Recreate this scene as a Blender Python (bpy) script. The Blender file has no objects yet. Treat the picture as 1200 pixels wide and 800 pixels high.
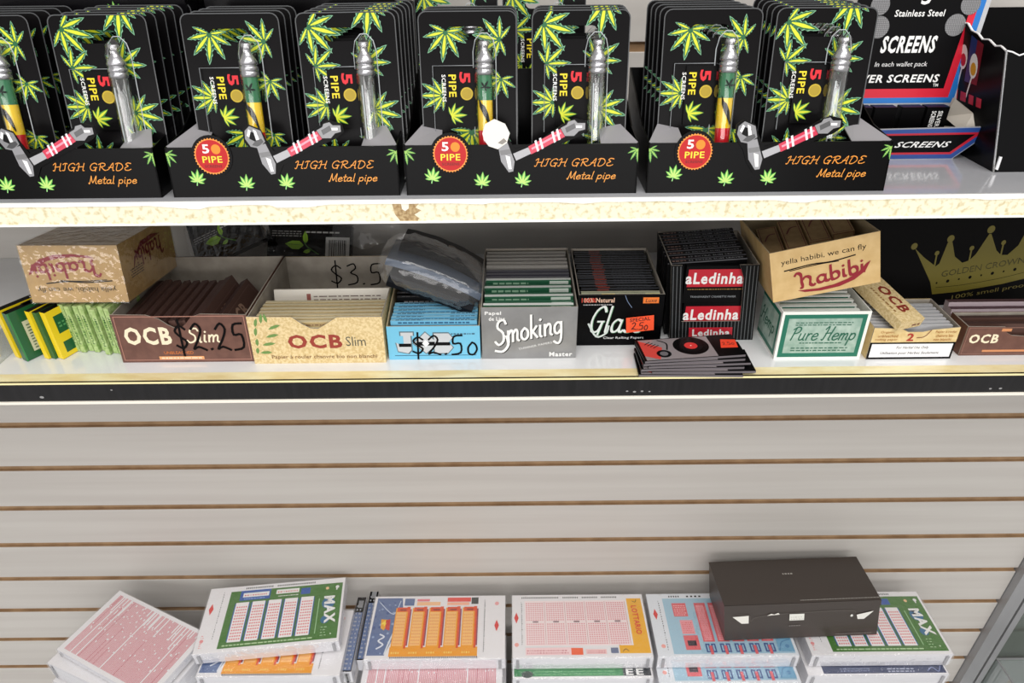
import bpy, bmesh, math, random
from mathutils import Matrix, Vector
random.seed(7)
sc = bpy.context.scene
COL = sc.collection
R = math.radians

# ------------------------------------------------------------------ camera
cam = bpy.data.cameras.new('camera'); camo = bpy.data.objects.new('camera', cam); COL.objects.link(camo)
cam.sensor_width = 36.0; cam.lens = 24.0; cam.clip_start = 0.02
camo.location = (0, -0.676, 1.5)
camo.rotation_mode = 'XYZ'
camo.matrix_world = Matrix.Translation((0, -0.676, 1.5)) @ Matrix.Rotation(R(90 - 32.2), 4, 'X') @ Matrix.Rotation(R(-0.55), 4, 'Z')
sc.camera = camo

# ------------------------------------------------------------------ light
world = bpy.data.worlds.new('world'); sc.world = world; world.use_nodes = True
wn = world.node_tree.nodes; bg = wn['Background']
bg.inputs[0].default_value = (1.0, 0.97, 0.94, 1); bg.inputs[1].default_value = 0.54
def area(name, loc, target, sx, sy, power, color=(1, 1, 1)):
    l = bpy.data.lights.new(name, 'AREA'); l.shape = 'RECTANGLE'; l.size = sx; l.size_y = sy; l.energy = power; l.color = color
    o = bpy.data.objects.new(name, l); COL.objects.link(o); o.location = loc
    o.rotation_euler = (Vector(target) - Vector(loc)).to_track_quat('-Z', 'Y').to_euler()
    return o
area('ceiling_light', (0.4, -1.0, 3.0), (0.1, -0.3, 1.2), 2.4, 0.5, 24, (1.0, 0.98, 0.95))
area('ceiling_light', (0.1, -1.9, 2.7), (0.0, 0.0, 1.1), 2.4, 0.5, 22, (1.0, 0.98, 0.96))
area('front_fill_light', (-0.3, -2.9, 1.5), (0.0, 0.0, 1.25), 3.2, 0.8, 30, (1.0, 0.98, 0.97))  # unseen fill light, added in front to brighten the space under the upper shelf
sc.view_settings.view_transform = 'Standard'; sc.view_settings.look = 'None'
sc.view_settings.exposure = -0.16; sc.view_settings.gamma = 1.0
sc.view_settings.use_curve_mapping = False

# ------------------------------------------------------------------ materials
MATS = {}
def lin(c):
    return tuple((x / 255 / 12.92) if x / 255 <= 0.04045 else ((x / 255 + 0.055) / 1.055) ** 2.4 for x in c)
def mat(c, rough=0.45, coat=0.0, metal=0.0):
    if max(c) < 60: c = tuple(x*.45 for x in c); coat *= .5
    key = (tuple(c), rough, coat, metal)
    if key in MATS: return MATS[key]
    m = bpy.data.materials.new('print_%02x%02x%02x' % tuple(int(x) for x in c)); m.use_nodes = True
    b = m.node_tree.nodes['Principled BSDF']
    b.inputs['Base Color'].default_value = (*lin(c), 1); b.inputs['Roughness'].default_value = rough
    b.inputs['Coat Weight'].default_value = coat; b.inputs['Coat Roughness'].default_value = 0.12
    b.inputs['Metallic'].default_value = metal
    if max(c) < 40: b.inputs['Specular IOR Level'].default_value = 0.1; b.inputs['Coat Weight'].default_value = coat*.08
    MATS[key] = m; return m
def noisy(name, c1, c2, scale=(60, 60, 60), rough=0.5, bump=0.0, coat=0.0, detail=4, lo=0.35, hi=0.65, bscale=None, coatr=0.1):
    m = bpy.data.materials.new(name); m.use_nodes = True; nt = m.node_tree; n = nt.nodes; l = nt.links
    b = n['Principled BSDF']; tc = n.new('ShaderNodeTexCoord'); mp = n.new('ShaderNodeMapping'); mp.inputs['Scale'].default_value = scale
    ns = n.new('ShaderNodeTexNoise'); ns.inputs['Scale'].default_value = 1.0; ns.inputs['Detail'].default_value = detail
    cr = n.new('ShaderNodeValToRGB'); cr.color_ramp.elements[0].position = lo; cr.color_ramp.elements[1].position = hi
    cr.color_ramp.elements[0].color = (*lin(c1), 1); cr.color_ramp.elements[1].color = (*lin(c2), 1)
    l.new(tc.outputs['Object'], mp.inputs[0]); l.new(mp.outputs[0], ns.inputs['Vector']); l.new(ns.outputs[0], cr.inputs[0]); l.new(cr.outputs[0], b.inputs['Base Color'])
    b.inputs['Roughness'].default_value = rough; b.inputs['Coat Weight'].default_value = coat; b.inputs['Coat Roughness'].default_value = coatr
    if bump:
        bp = n.new('ShaderNodeBump'); bp.inputs['Strength'].default_value = bump; bp.inputs['Distance'].default_value = 0.001
        if bscale:
            n2 = n.new('ShaderNodeTexNoise'); n2.inputs['Scale'].default_value = bscale; n2.inputs['Detail'].default_value = 3
            l.new(tc.outputs['Object'], n2.inputs['Vector']); l.new(n2.outputs[0], bp.inputs['Height'])
        else: l.new(ns.outputs[0], bp.inputs['Height'])
        l.new(bp.outputs[0], b.inputs['Normal'])
    return m
def film(name, tint=(1, 1, 1), bump=0.5, bscale=90, rough=0.05, gloss=0.12, edge=0.5, haze=0.0, hcol=(.8, .8, .8)):
    m = bpy.data.materials.new(name); m.use_nodes = True; nt = m.node_tree; n = nt.nodes; l = nt.links
    for x in list(n): n.remove(x)
    out = n.new('ShaderNodeOutputMaterial'); mix = n.new('ShaderNodeMixShader'); tr = n.new('ShaderNodeBsdfTransparent'); gl = n.new('ShaderNodeBsdfGlossy')
    tr.inputs[0].default_value = (*tint, 1); gl.inputs['Roughness'].default_value = rough; gl.inputs['Color'].default_value = (1, 1, 1, 1)
    lw = n.new('ShaderNodeLayerWeight'); lw.inputs[0].default_value = 0.35
    mr = n.new('ShaderNodeMapRange'); mr.inputs['To Min'].default_value = gloss; mr.inputs['To Max'].default_value = edge
    tc = n.new('ShaderNodeTexCoord'); ns = n.new('ShaderNodeTexNoise'); ns.inputs['Scale'].default_value = bscale; ns.inputs['Detail'].default_value = 2
    bp = n.new('ShaderNodeBump'); bp.inputs['Strength'].default_value = bump; bp.inputs['Distance'].default_value = 0.002
    l.new(tc.outputs['Object'], ns.inputs['Vector']); l.new(ns.outputs[0], bp.inputs['Height'])
    l.new(bp.outputs[0], gl.inputs['Normal']); l.new(bp.outputs[0], lw.inputs['Normal'])
    l.new(lw.outputs['Facing'], mr.inputs[0]); l.new(mr.outputs[0], mix.inputs[0])
    first = tr
    if haze:
        df = n.new('ShaderNodeBsdfDiffuse'); df.inputs[0].default_value = (*hcol, 1); m2 = n.new('ShaderNodeMixShader'); m2.inputs[0].default_value = haze
        l.new(tr.outputs[0], m2.inputs[1]); l.new(df.outputs[0], m2.inputs[2]); first = m2
    l.new(first.outputs[0], mix.inputs[1]); l.new(gl.outputs[0], mix.inputs[2]); l.new(mix.outputs[0], out.inputs[0])
    return m
WHITE = (240, 240, 238); BLACK = (14, 13, 15)
M_slat = noisy('slat_laminate', (192, 187, 181), (200, 196, 190), (2, 2, 60), 0.42, detail=3)
M_groove = noisy('groove_mdf', (150, 120, 88), (172, 142, 108), (40, 40, 40), 0.8)
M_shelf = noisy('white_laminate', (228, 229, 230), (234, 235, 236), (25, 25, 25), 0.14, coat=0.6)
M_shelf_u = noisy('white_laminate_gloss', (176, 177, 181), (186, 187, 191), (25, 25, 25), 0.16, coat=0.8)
M_chip = noisy('worn_chipboard', (214, 200, 158), (246, 240, 212), (260, 260, 260), 0.75, 0.4, detail=6, lo=0.33, hi=0.5)
M_cream = noisy('cream_edge_band', (226, 206, 150), (244, 234, 190), (30, 90, 200), 0.35, detail=4)
M_lip = mat((252, 252, 248), 0.35)
M_tan = noisy('bare_board', (150, 120, 80), (205, 180, 135), (400, 400, 400), 0.8)
M_blackstrip = noisy('black_edge_strip', (8, 8, 11), (22, 21, 24), (220, 20, 20), 0.38)
M_metal = noisy('brushed_aluminium', (152, 152, 154), (160, 160, 162), (30, 30, 8), 0.4)
M_metal.node_tree.nodes['Principled BSDF'].inputs['Metallic'].default_value = 0.3
M_kraft = noisy('kraft_card', (204, 170, 112), (216, 184, 128), (90, 90, 90), 0.55, coat=0.2)
M_kraftin = noisy('kraft_inside', (176, 158, 122), (190, 172, 138), (90, 90, 90), 0.7)
M_hemp = noisy('hemp_card', (206, 180, 126), (228, 206, 158), (500, 500, 500), 0.55, lo=0.4, hi=0.6)
M_brown = noisy('brown_card', (96, 62, 52), (110, 74, 62), (120, 120, 120), 0.5)
M_greyin = noisy('grey_board', (150, 142, 130), (166, 158, 146), (80, 80, 80), 0.75)
M_greyflap = mat((160, 158, 160), 0.5)
M_blk = mat(BLACK, 0.3, 0.4); M_blkm = mat((20, 19, 20), 0.5)
M_silver = noisy('silver_card', (138, 138, 138), (152, 152, 152), (50, 50, 50), 0.4)
M_silver.node_tree.nodes['Principled BSDF'].inputs['Metallic'].default_value = 0.35
M_chrome = mat((186, 186, 190), 0.27, 0, 0.85)
M_paper = noisy('paper_edges', (206, 206, 212), (232, 232, 236), (10, 10, 2600), 0.6, detail=2)
M_wrapkraft = noisy('wrapped_kraft', (184, 148, 92), (198, 162, 104), (90, 90, 90), 0.5, 0.1, 0.5, bscale=330, coatr=0.08)
M_film = film('blister_plastic', gloss=0.05, edge=0.4, bump=0.15, bscale=60)
M_wrap = film('shrink_wrap', gloss=0.03, edge=0.42, bump=1.0, bscale=110, rough=0.08)
M_bag = film('bag_plastic', gloss=0.05, edge=0.4, bump=1.0, bscale=70, rough=0.14, haze=0.05)
M_acryl = film('clear_acrylic', tint=(.93, .96, .95), gloss=0.12, edge=0.5, bump=0.0, haze=0.12, hcol=(.75, .77, .77))
M_tube = film('clear_tube', tint=(.97, .99, .98), gloss=0.10, edge=0.75, bump=0.0, rough=0.03)
M_lotin = mat((222, 222, 226), 0.5, 0.3)

# ------------------------------------------------------------------ mesh builder (all local sizes in millimetres)
S = 0.001
def FR(o, u, v):
    u = Vector(u).normalized(); v = Vector(v).normalized(); n = u.cross(v)
    return Matrix(((u.x, v.x, n.x, o[0]), (u.y, v.y, n.y, o[1]), (u.z, v.z, n.z, o[2]), (0, 0, 0, 1)))
def FRONT(x=0, y=0, z=0): return FR((x, y, z), (1, 0, 0), (0, 0, 1))
def TOP(x=0, y=0, z=0): return FR((x, y, z), (1, 0, 0), (0, 1, 0))
def LEFT(x=0, y=0, z=0): return FR((x, y, z), (0, -1, 0), (0, 0, 1))      # seen from -x
def RIGHT(x=0, y=0, z=0): return FR((x, y, z), (0, 1, 0), (0, 0, 1))
_tc = {}
def text_geo(s, bold):
    k = (s, bold)
    if k in _tc: return _tc[k]
    cu = bpy.data.curves.new('t', 'FONT'); cu.body = s; cu.size = 1; cu.resolution_u = 2; cu.offset = bold*.5; cu.space_character = 1+bold*2.2; cu.fill_mode = 'FRONT'
    o = bpy.data.objects.new('t', cu); COL.objects.link(o)
    bpy.context.view_layer.update()
    me = bpy.data.meshes.new_from_object(o.evaluated_get(bpy.context.evaluated_depsgraph_get()))
    vs = [(v.co.x, v.co.y) for v in me.vertices]; fs = [tuple(p.vertices) for p in me.polygons]
    bpy.data.objects.remove(o); bpy.data.curves.remove(cu); bpy.data.meshes.remove(me)
    _tc[k] = (vs, fs); return _tc[k]
def spline(pts, n=4):
    if len(pts) < 3: return list(pts)
    out = []; P = [pts[0]] + list(pts) + [pts[-1]]
    for i in range(1, len(P) - 2):
        p0, p1, p2, p3 = P[i-1], P[i], P[i+1], P[i+2]
        for k in range(n):
            t = k / n
            out.append(tuple(0.5 * (2*p1[j] + (p2[j]-p0[j])*t + (2*p0[j]-5*p1[j]+4*p2[j]-p3[j])*t*t + (3*p1[j]-p0[j]-3*p2[j]+p3[j])*t**3) for j in range(2)))
    out.append(pts[-1]); return out
G = {
 'a': (.6, [[(.42,.42),(.25,.5),(.08,.35),(.08,.12),(.2,0),(.38,.12),(.44,.48)], [(.44,.48),(.42,.1),(.52,0),(.6,.08)]]),
 'b': (.54, [[(.1,1),(.1,.1),(.25,0),(.42,.12),(.42,.38),(.28,.5),(.12,.38)]]),
 'c': (.46, [[(.4,.42),(.25,.5),(.08,.35),(.08,.12),(.22,0),(.42,.08)]]),
 'e': (.5, [[(.08,.25),(.4,.3),(.38,.45),(.22,.5),(.06,.3),(.12,.05),(.3,0),(.48,.12)]]),
 'g': (.56, [[(.42,.42),(.25,.5),(.08,.35),(.1,.1),(.25,.02),(.4,.15)], [(.44,.5),(.44,-.2),(.28,-.42),(.04,-.3)]]),
 'h': (.56, [[(.1,1),(.1,0)], [(.1,.3),(.28,.5),(.42,.4),(.42,.1),(.5,0)]]),
 'i': (.28, [[(.1,.5),(.1,.08),(.2,0)], [(.09,.72),(.13,.76)]]),
 'k': (.5, [[(.1,1),(.1,0)], [(.4,.5),(.12,.22)], [(.18,.28),(.45,0)]]),
 'l': (.28, [[(.1,1),(.1,.08),(.2,0)]]),
 'm': (.76, [[(.08,.5),(.1,0)], [(.1,.32),(.24,.5),(.34,.4),(.34,0)], [(.34,.32),(.5,.5),(.6,.4),(.6,.08),(.7,0)]]),
 'n': (.56, [[(.08,.5),(.1,0)], [(.1,.32),(.28,.5),(.4,.4),(.4,.08),(.5,0)]]),
 'o': (.52, [[(.25,.5),(.08,.35),(.08,.12),(.25,0),(.42,.12),(.42,.36),(.25,.5)]]),
 'p': (.54, [[(.08,.5),(.08,-.42)], [(.08,.35),(.25,.5),(.42,.38),(.42,.12),(.26,0),(.1,.1)]]),
 'r': (.42, [[(.08,.5),(.1,0)], [(.1,.3),(.22,.48),(.38,.46)]]),
 's': (.44, [[(.38,.42),(.22,.5),(.1,.4),(.2,.28),(.36,.18),(.32,.03),(.16,0),(.04,.08)]]),
 't': (.38, [[(.18,.85),(.16,.1),(.26,0),(.36,.06)], [(.02,.55),(.36,.57)]]),
 'u': (.56, [[(.08,.5),(.08,.12),(.2,0),(.36,.1)], [(.4,.5),(.4,.08),(.5,0)]]),
 'A': (.68, [[(.02,.05),(.2,.2),(.5,1),(.52,.05),(.62,0)], [(.18,.4),(.52,.4)]]),
 'D': (.7, [[(.2,.95),(.12,.05),(.4,0),(.62,.4),(.5,.85),(.2,1),(.03,.85)]]),
 'E': (.62, [[(.55,.9),(.3,1),(.15,.8),(.35,.55),(.12,.35),(.15,.05),(.4,0),(.6,.15)]]),
 'G': (.7, [[(.6,.8),(.45,1),(.2,.85),(.08,.45),(.2,.05),(.45,.05),(.55,.4)], [(.35,.42),(.62,.42)], [(.56,.4),(.5,-.1)]]),
 'H': (.74, [[(.02,.8),(.15,1),(.22,.9),(.15,.05),(.02,.05)], [(.62,1),(.54,.1),(.66,0)], [(.15,.5),(.6,.55)]]),
 'I': (.42, [[(.05,.85),(.2,1),(.4,.95)], [(.25,.97),(.2,.1),(.02,.05)]]),
 'M': (.86, [[(.02,.1),(.12,0),(.2,1)], [(.2,1),(.42,.1),(.68,1),(.7,.1),(.82,0)]]),
 'P': (.62, [[(.2,.95),(.14,0)], [(.02,.8),(.3,1),(.55,.88),(.5,.6),(.2,.5)]]),
 'R': (.68, [[(.2,.95),(.14,0)], [(.02,.8),(.3,1),(.55,.88),(.5,.6),(.2,.5)], [(.25,.5),(.48,.1),(.65,0)]]),
 'S': (.66, [[(.62,.82),(.5,1),(.22,.95),(.16,.7),(.45,.45),(.46,.1),(.2,-.05),(.0,.12)]]),
 'N': (.8, [[(-.12,.86),(.0,1.02),(.16,.84),(.15,.4),(.18,.0),(.08,-.04)], [(.16,.42),(.36,.66),(.56,.5),(.52,.1),(.66,-.06),(.74,.02)]]),
 '$': (.6, [[(.5,.75),(.3,.88),(.1,.7),(.25,.5),(.48,.3),(.3,.08),(.05,.18)], [(.3,1.1),(.26,-.2)]]),
 '2': (.6, [[(.08,.75),(.3,.95),(.46,.75),(.3,.4),(.05,.05),(.25,.12),(.55,0)]]),
 '3': (.5, [[(.08,.85),(.35,.95),(.42,.75),(.2,.55),(.45,.4),(.42,.1),(.05,.0)]]),
 '5': (.6, [[(.5,.95),(.16,.9),(.12,.55),(.42,.55),(.42,.1),(.05,0)]]),
 '0': (.5, [[(.25,.6),(.08,.35),(.1,.05),(.3,0),(.44,.25),(.38,.5),(.25,.6)]]),
 '.': (.26, [[(.08,.03),(.14,.05)]]), ' ': (.3, []), "'": (.2, [[(.1,1),(.06,.85)]]),
}
class MB:
    def __init__(s): s.v = []; s.f = []; s.m = []; s.ms = []; s.lift = 0.06; s.clip = None; s.sm = []
    def mi(s, m):
        if isinstance(m, tuple): m = mat(m)
        if m not in s.ms: s.ms.append(m)
        return s.ms.index(m)
    def add(s, vs, fs, m, M=None, smooth=False):
        k = len(s.v)
        s.v += [tuple(M @ Vector(p)) if M else tuple(p) for p in vs]
        i = s.mi(m)
        for f in fs: s.f.append(tuple(k + x for x in f)); s.m.append(i); s.sm.append(smooth)
        return s
    def box(s, x0, x1, y0, y1, z0, z1, m, M=None, mtop=None, mfront=None):
        vs = [(x0,y0,z0),(x1,y0,z0),(x1,y1,z0),(x0,y1,z0),(x0,y0,z1),(x1,y0,z1),(x1,y1,z1),(x0,y1,z1)]
        s.add(vs, [(3,2,1,0),(1,2,6,5),(2,3,7,6),(3,0,4,7)], m, M)
        s.add(vs, [(4,5,6,7)], mtop or m, M); s.add(vs, [(0,1,5,4)], mfront or m, M); return s
    def prism(s, pts, z0, z1, mt, mb=None, ms=None, M=None):
        n = len(pts); vs = [(x, y, z1) for x, y in pts] + [(x, y, z0) for x, y in pts]
        s.add(vs, [tuple(range(n))], mt, M); s.add(vs, [tuple(range(2*n-1, n-1, -1))], mb or mt, M)
        s.add(vs, [(i, n+i, n+(i+1) % n, (i+1) % n) for i in range(n)], ms or mb or mt, M); return s
    def ring(s, outer, inner, z0, z1, mt, mb, M=None):          # plate with a hole; same point count in both loops
        n = len(outer); vs = [(x,y,z1) for x,y in outer] + [(x,y,z1) for x,y in inner] + [(x,y,z0) for x,y in outer] + [(x,y,z0) for x,y in inner]
        q = [(i,(i+1)%n) for i in range(n)]
        s.add(vs, [(a,b,n+b,n+a) for a,b in q], mt, M); s.add(vs, [(2*n+b,2*n+a,3*n+a,3*n+b) for a,b in q], mb, M)
        s.add(vs, [(a,2*n+a,2*n+b,b) for a,b in q] + [(n+b,3*n+b,3*n+a,n+a) for a,b in q], mb, M); return s
    def lathe(s, prof, m, M=None, n=14, smooth=True):            # profile (r, z) about z
        vs = [(r*math.cos(2*math.pi*k/n), r*math.sin(2*math.pi*k/n), z) for r, z in prof for k in range(n)]
        fs = [(j*n+k, j*n+(k+1)%n, (j+1)*n+(k+1)%n, (j+1)*n+k) for j in range(len(prof)-1) for k in range(n)]
        s.add(vs, fs, m, M, smooth); return s
    def tube(s, pts, r, m, n=6):
        P = [Vector(p) for p in pts]; vs = []
        for i, p in enumerate(P):
            d = (P[min(i+1, len(P)-1)] - P[max(i-1, 0)]).normalized(); a = d.cross(Vector((0.1, 0.2, 1))).normalized(); b = d.cross(a)
            vs += [p + a*r*math.cos(2*math.pi*k/n) + b*r*math.sin(2*math.pi*k/n) for k in range(n)]
        s.add(vs, [(j*n+k, j*n+(k+1)%n, (j+1)*n+(k+1)%n, (j+1)*n+k) for j in range(len(P)-1) for k in range(n)], m, None, True); return s
    # ---- flat print
    def layer(s): s.lift += 0.02
    def poly(s, pts, m, M):
        if s.clip:
            x0, y0, x1, y1 = s.clip
            for ax, lim, sg in ((0,x0,1),(0,x1,-1),(1,y0,1),(1,y1,-1)):
                out = []
                for i in range(len(pts)):
                    a, b = pts[i-1], pts[i]; da = (a[ax]-lim)*sg; db = (b[ax]-lim)*sg
                    if (da < 0) != (db < 0):
                        t = da/(da-db); out.append((a[0]+(b[0]-a[0])*t, a[1]+(b[1]-a[1])*t))
                    if db >= 0: out.append(b)
                pts = out
                if len(pts) < 3: return s
        A = sum(pts[i-1][0]*pts[i][1]-pts[i][0]*pts[i-1][1] for i in range(len(pts)))
        if abs(A) < 1e-6: return s
        if A < 0: pts = pts[::-1]
        s.lift += 0.0008
        s.add([(x, y, s.lift) for x, y in pts], [tuple(range(len(pts)))], m, M); return s
    def rect(s, x0, y0, x1, y1, m, M): return s.poly([(x0,y0),(x1,y0),(x1,y1),(x0,y1)], m, M)
    def disc(s, x, y, r, m, M, n=20, ry=None, a0=0):
        return s.poly([(x+r*math.cos(a0+2*math.pi*k/n), y+(ry or r)*math.sin(a0+2*math.pi*k/n)) for k in range(n)], m, M)
    def frame(s, x0, y0, x1, y1, t, m, M):
        s.rect(x0,y0,x1,y0+t,m,M); s.rect(x0,y1-t,x1,y1,m,M); s.rect(x0,y0,x0+t,y1,m,M); s.rect(x1-t,y0,x1,y1,m,M); return s
    def text(s, t, x, y, w, h, m, M, bold=0.0, shear=0.0, rot=0.0):   # (x, y): lower left of a w by h box, rot about it
        vs, fs = text_geo(t, bold)
        if not vs: return s
        X0 = min(a for a, b in vs); X1 = max(a for a, b in vs); Y0 = min(b for a, b in vs); Y1 = max(b for a, b in vs)
        c, d = math.cos(R(rot)), math.sin(R(rot)); out = []
        s.layer()
        for a, b in vs:
            p = (a-X0)/(X1-X0)*w; q = (b-Y0)/(Y1-Y0)*h; p += shear*q
            out.append((x+p*c-q*d, y+p*d+q*c, s.lift))
        s.add(out, fs, m, M); s.layer(); return s
    def stroke(s, pts, w, m, M, nib=None, smooth=True):
        P = spline(pts) if smooth else list(pts)
        for i in range(len(P)-1):
            (ax, ay), (bx, by) = P[i], P[i+1]; L = math.hypot(bx-ax, by-ay)
            if L < 1e-6: continue
            nx, ny = -(by-ay)/L*w/2, (bx-ax)/L*w/2; ex, ey = (bx-ax)/L*w*.3, (by-ay)/L*w*.3
            s.poly([(ax-nx-ex,ay-ny-ey),(bx-nx+ex,by-ny+ey),(bx+nx+ex,by+ny+ey),(ax+nx-ex,ay+ny-ey)], m, M)
            if nib:
                s.poly([(ax-nib[0],ay-nib[1]),(bx-nib[0],by-nib[1]),(bx+nib[0],by+nib[1]),(ax+nib[0],ay+nib[1])], m, M)
        return s
    def script(s, t, x, y, w, h, m, M, pen=0.08, nib=0.0, nang=35, shear=0.0, rot=0.0, gap=0.0):
        tot = sum(G[c][0]+gap for c in t); c0, d0 = math.cos(R(rot)), math.sin(R(rot)); k = 0; s.layer()
        def T(p, q):
            p = p/tot*w + shear*q*h; q = q*h
            return (x+p*c0-q*d0, y+p*d0+q*c0)
        nv = (nib*h*math.cos(R(nang+rot)), nib*h*math.sin(R(nang+rot))) if nib else None
        for ch in t:
            for st in G[ch][1]:
                s.stroke([T(p+k, q) for p, q in spline(st, 3)], pen*h, m, M, nv, smooth=False)
            k += G[ch][0] + gap
        s.layer(); return s
    def lines(s, x, y, w, h, n, m, M, fill=0.55, seed=1, word=4.0):   # rows of illegible small print
        rr = random.Random(seed); dy = h/n
        for i in range(n):
            q = x
            while q < x+w-0.5:
                ww = min(rr.uniform(.4, 1.4)*word, x+w-q)
                s.rect(q, y+i*dy, q+ww, y+i*dy+dy*fill, m, M); q += ww + dy*.45
        return s
    def build(s, name, parent=None, post=None):
        me = bpy.data.meshes.new(name)
        vs = [post @ Vector(p) for p in s.v] if post else s.v
        me.from_pydata([(p[0]*S, p[1]*S, p[2]*S) for p in vs], [], s.f)
        for m in s.ms: me.materials.append(m)
        me.polygons.foreach_set('material_index', s.m); me.polygons.foreach_set('use_smooth', s.sm); me.update()
        o = bpy.data.objects.new(name, me); COL.objects.link(o); o.parent = parent
        return o
def tag(o, label, cat=None, group=None, kind=None):
    if label: o['label'] = label
    if cat: o['category'] = cat
    if group: o['group'] = group
    if kind: o['kind'] = kind
    return o
def thing(name, label, cat, loc, rot=(0, 0, 0), group=None):
    o = bpy.data.objects.new(name, None); COL.objects.link(o); o.location = loc; o.rotation_euler = tuple(R(a) for a in rot)
    return tag(o, label, cat, group)
def place(o, loc, rot=(0, 0, 0)): o.location = loc; o.rotation_euler = tuple(R(a) for a in rot); return o
def copy_tree(o, parent=None):
    c = o.copy(); COL.objects.link(c); c.parent = parent
    for ch in [k for k in o.children]: copy_tree(ch, c)
    return c
def SH(sx=0.0, sy=0.0):      # soft cardboard out of square: leans by sx, sy per unit height
    return Matrix(((1,0,sx,0),(0,1,sy,0),(0,0,1,0),(0,0,0,1)))
def struct(o): o['kind'] = 'structure'; return o

# ------------------------------------------------------------------ setting: slatted wall
Z0, PITCH, GAP = 0.956, 0.0729, 0.0085
wl = bpy.data.objects.new('wall_back', None); COL.objects.link(wl); struct(wl); wl['label'] = 'pale grey slatted display wall with brown horizontal grooves'
b = MB(); b.box(-1150, 749, 5, 20, 250, 1750, M_groove); b.build('backing_board', wl)
for k in range(-9, 9):
    zt = (Z0 - k*PITCH - GAP/2)*1000; zb = (Z0 - (k+1)*PITCH + GAP/2)*1000
    b = MB(); pr = [(0, zb+.6), (.6, zb), (5, zb), (5, zb-4), (8, zb-4), (8, zt+4), (5, zt+4), (5, zt), (.6, zt), (0, zt-.6)]
    prof = [(0, zb+.6), (.6, zb), (5, zb), (5, zt), (.6, zt), (0, zt-.6)]
    x0, x1 = -1150, 749; n = len(prof)
    vs = [(x0, y, z) for y, z in prof] + [(x1, y, z) for y, z in prof]
    b.add(vs, [(5, 0, n, n+5), (0, 1, n+1, n), (4, 5, n+5, n+4)], M_slat)
    b.add(vs, [(1, 2, n+2, n+1), (3, 4, n+4, n+3)], M_groove); b.add(vs, [(0, 5, 4, 3, 2, 1), (n, n+1, n+2, n+3, n+4, n+5)], M_slat)
    b.build('slat', wl)
wr = bpy.data.objects.new('wall_right', None); COL.objects.link(wr); struct(wr); wr['label'] = 'slatted wall of the next bay beyond the metal upright'
b = MB(); b.box(786, 1150, 5, 20, 250, 1750, M_groove); b.build('backing_board', wr)
for k in range(-9, 9):
    b = MB(); b.box(786, 1150, 0, 5, (Z0-(k+1)*PITCH+GAP/2)*1000, (Z0-k*PITCH-GAP/2)*1000, M_slat); b.build('slat', wr)
fl = MB(); fl.box(-1150, 1150, -600, 8, 340, 352, M_shelf); fl.build('floor', None); struct(bpy.data.objects['floor']); bpy.data.objects['floor']['label'] = 'base deck of the display'
# metal upright
t = thing('metal_upright', 'brushed grey metal upright at the right end of the slatted wall', 'post', (0.7605, 0, 0.352))
b = MB(); b.box(-10.5, 11, -12, 8, 0, 1400, M_metal); b.box(11, 15, -6, 8, 0, 1400, mat((60, 58, 58), .5)); b.build('channel', t)
b = MB(); b.box(15, 25, -12, 8, 0, 1400, M_metal); b.build('flange', t)
t = thing('glass_panel', 'grey glass side panel just beyond the metal upright at the right edge', 'glass', (0.787, -0.0085, 0.352))
b = MB(); b.box(0, 360, 0, 4, 0, 760, film('tinted_glass', tint=(.66, .69, .67), gloss=0.05, edge=0.35, bump=0.0)); b.build('pane', t)
b = MB(); b.box(0, 361, -1, 6, 760, 768, M_metal); b.build('top_rail', t)
# clear bin beyond it
t = thing('acrylic_bin', 'clear grey plastic bin just right of the metal upright, at the lower right corner', 'bin', (0.79, -0.14, 0.352))
def panel(nm, *a):
    b = MB(); b.box(*a, M_acryl); b.build(nm, t)
panel('side_panel', 0, 3, 0, 130, 0, 105); panel('front_panel', 3, 240, 0, 3, 0, 105); panel('back_panel', 3, 240, 127, 130, 0, 105); panel('side_panel', 240, 243, 0, 130, 0, 105); panel('base_panel', 3, 240, 3, 127, 0, 3)
b = MB(); b.box(-1, 244, -1, 1, 104, 106, M_metal); b.box(-1, 1, 1, 131, 104, 106, M_metal); b.box(1, 244, 129, 131, 104, 106, M_metal); b.build('rim', t)

# ------------------------------------------------------------------ shelves
ZU, ZL = 1.336, 1.187
t = thing('upper_shelf', 'white laminate upper shelf with worn cream chipboard front edge', 'shelf', (0, -0.234, 1.319))
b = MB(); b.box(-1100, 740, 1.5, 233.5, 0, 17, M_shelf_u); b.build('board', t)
b = MB(); b.box(-1100, 740, 0, 1.5, 0.9, 14.3, M_chip)
b.build('chipboard_edge', t)
b = MB(); rr = random.Random(3)
pts = [(-1100, 17)]; x = -1100
bot = []
while x < 740:
    bot.append((x, 14.3 - (rr.random()**6)*3.5 - rr.random()*.3)); x += rr.uniform(4, 22)
bot.append((740, 14.2))
b.prism(bot + [(740, 17), (-1100, 17)], 0, .7, M_lip, M=FRONT(0, 0, 0)); b.prism([(-1100, 0), (740, 0), (740, 1.3), (-1100, 1.3)], 0, .7, M_lip, M=FRONT(0, 0, 0))
b.build('edge_lip', t)
b = MB(); b.lift = .05
b.poly([(-80.5, 14), (-62, 14.2), (-65, 11), (-61, 9), (-66, 6), (-63, 3.5), (-64, 1.4), (-76, 1.6), (-79, 6)], M_tan, FRONT()); b.layer()
b.poly([(-74.5, 14.2), (-69, 14.2), (-69.5, 10.5), (-72, 8.6), (-74, 10)], mat((245, 240, 225), .6), FRONT()); b.build('bare_patch', t)
t = thing('lower_shelf', 'white lower shelf with black front strip holding the paper boxes', 'shelf', (0, -0.234, 1.1665))
b = MB(); b.box(-1100, 740, 1.5, 233.5, 2, 20.5, M_shelf); b.build('board', t)
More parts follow.
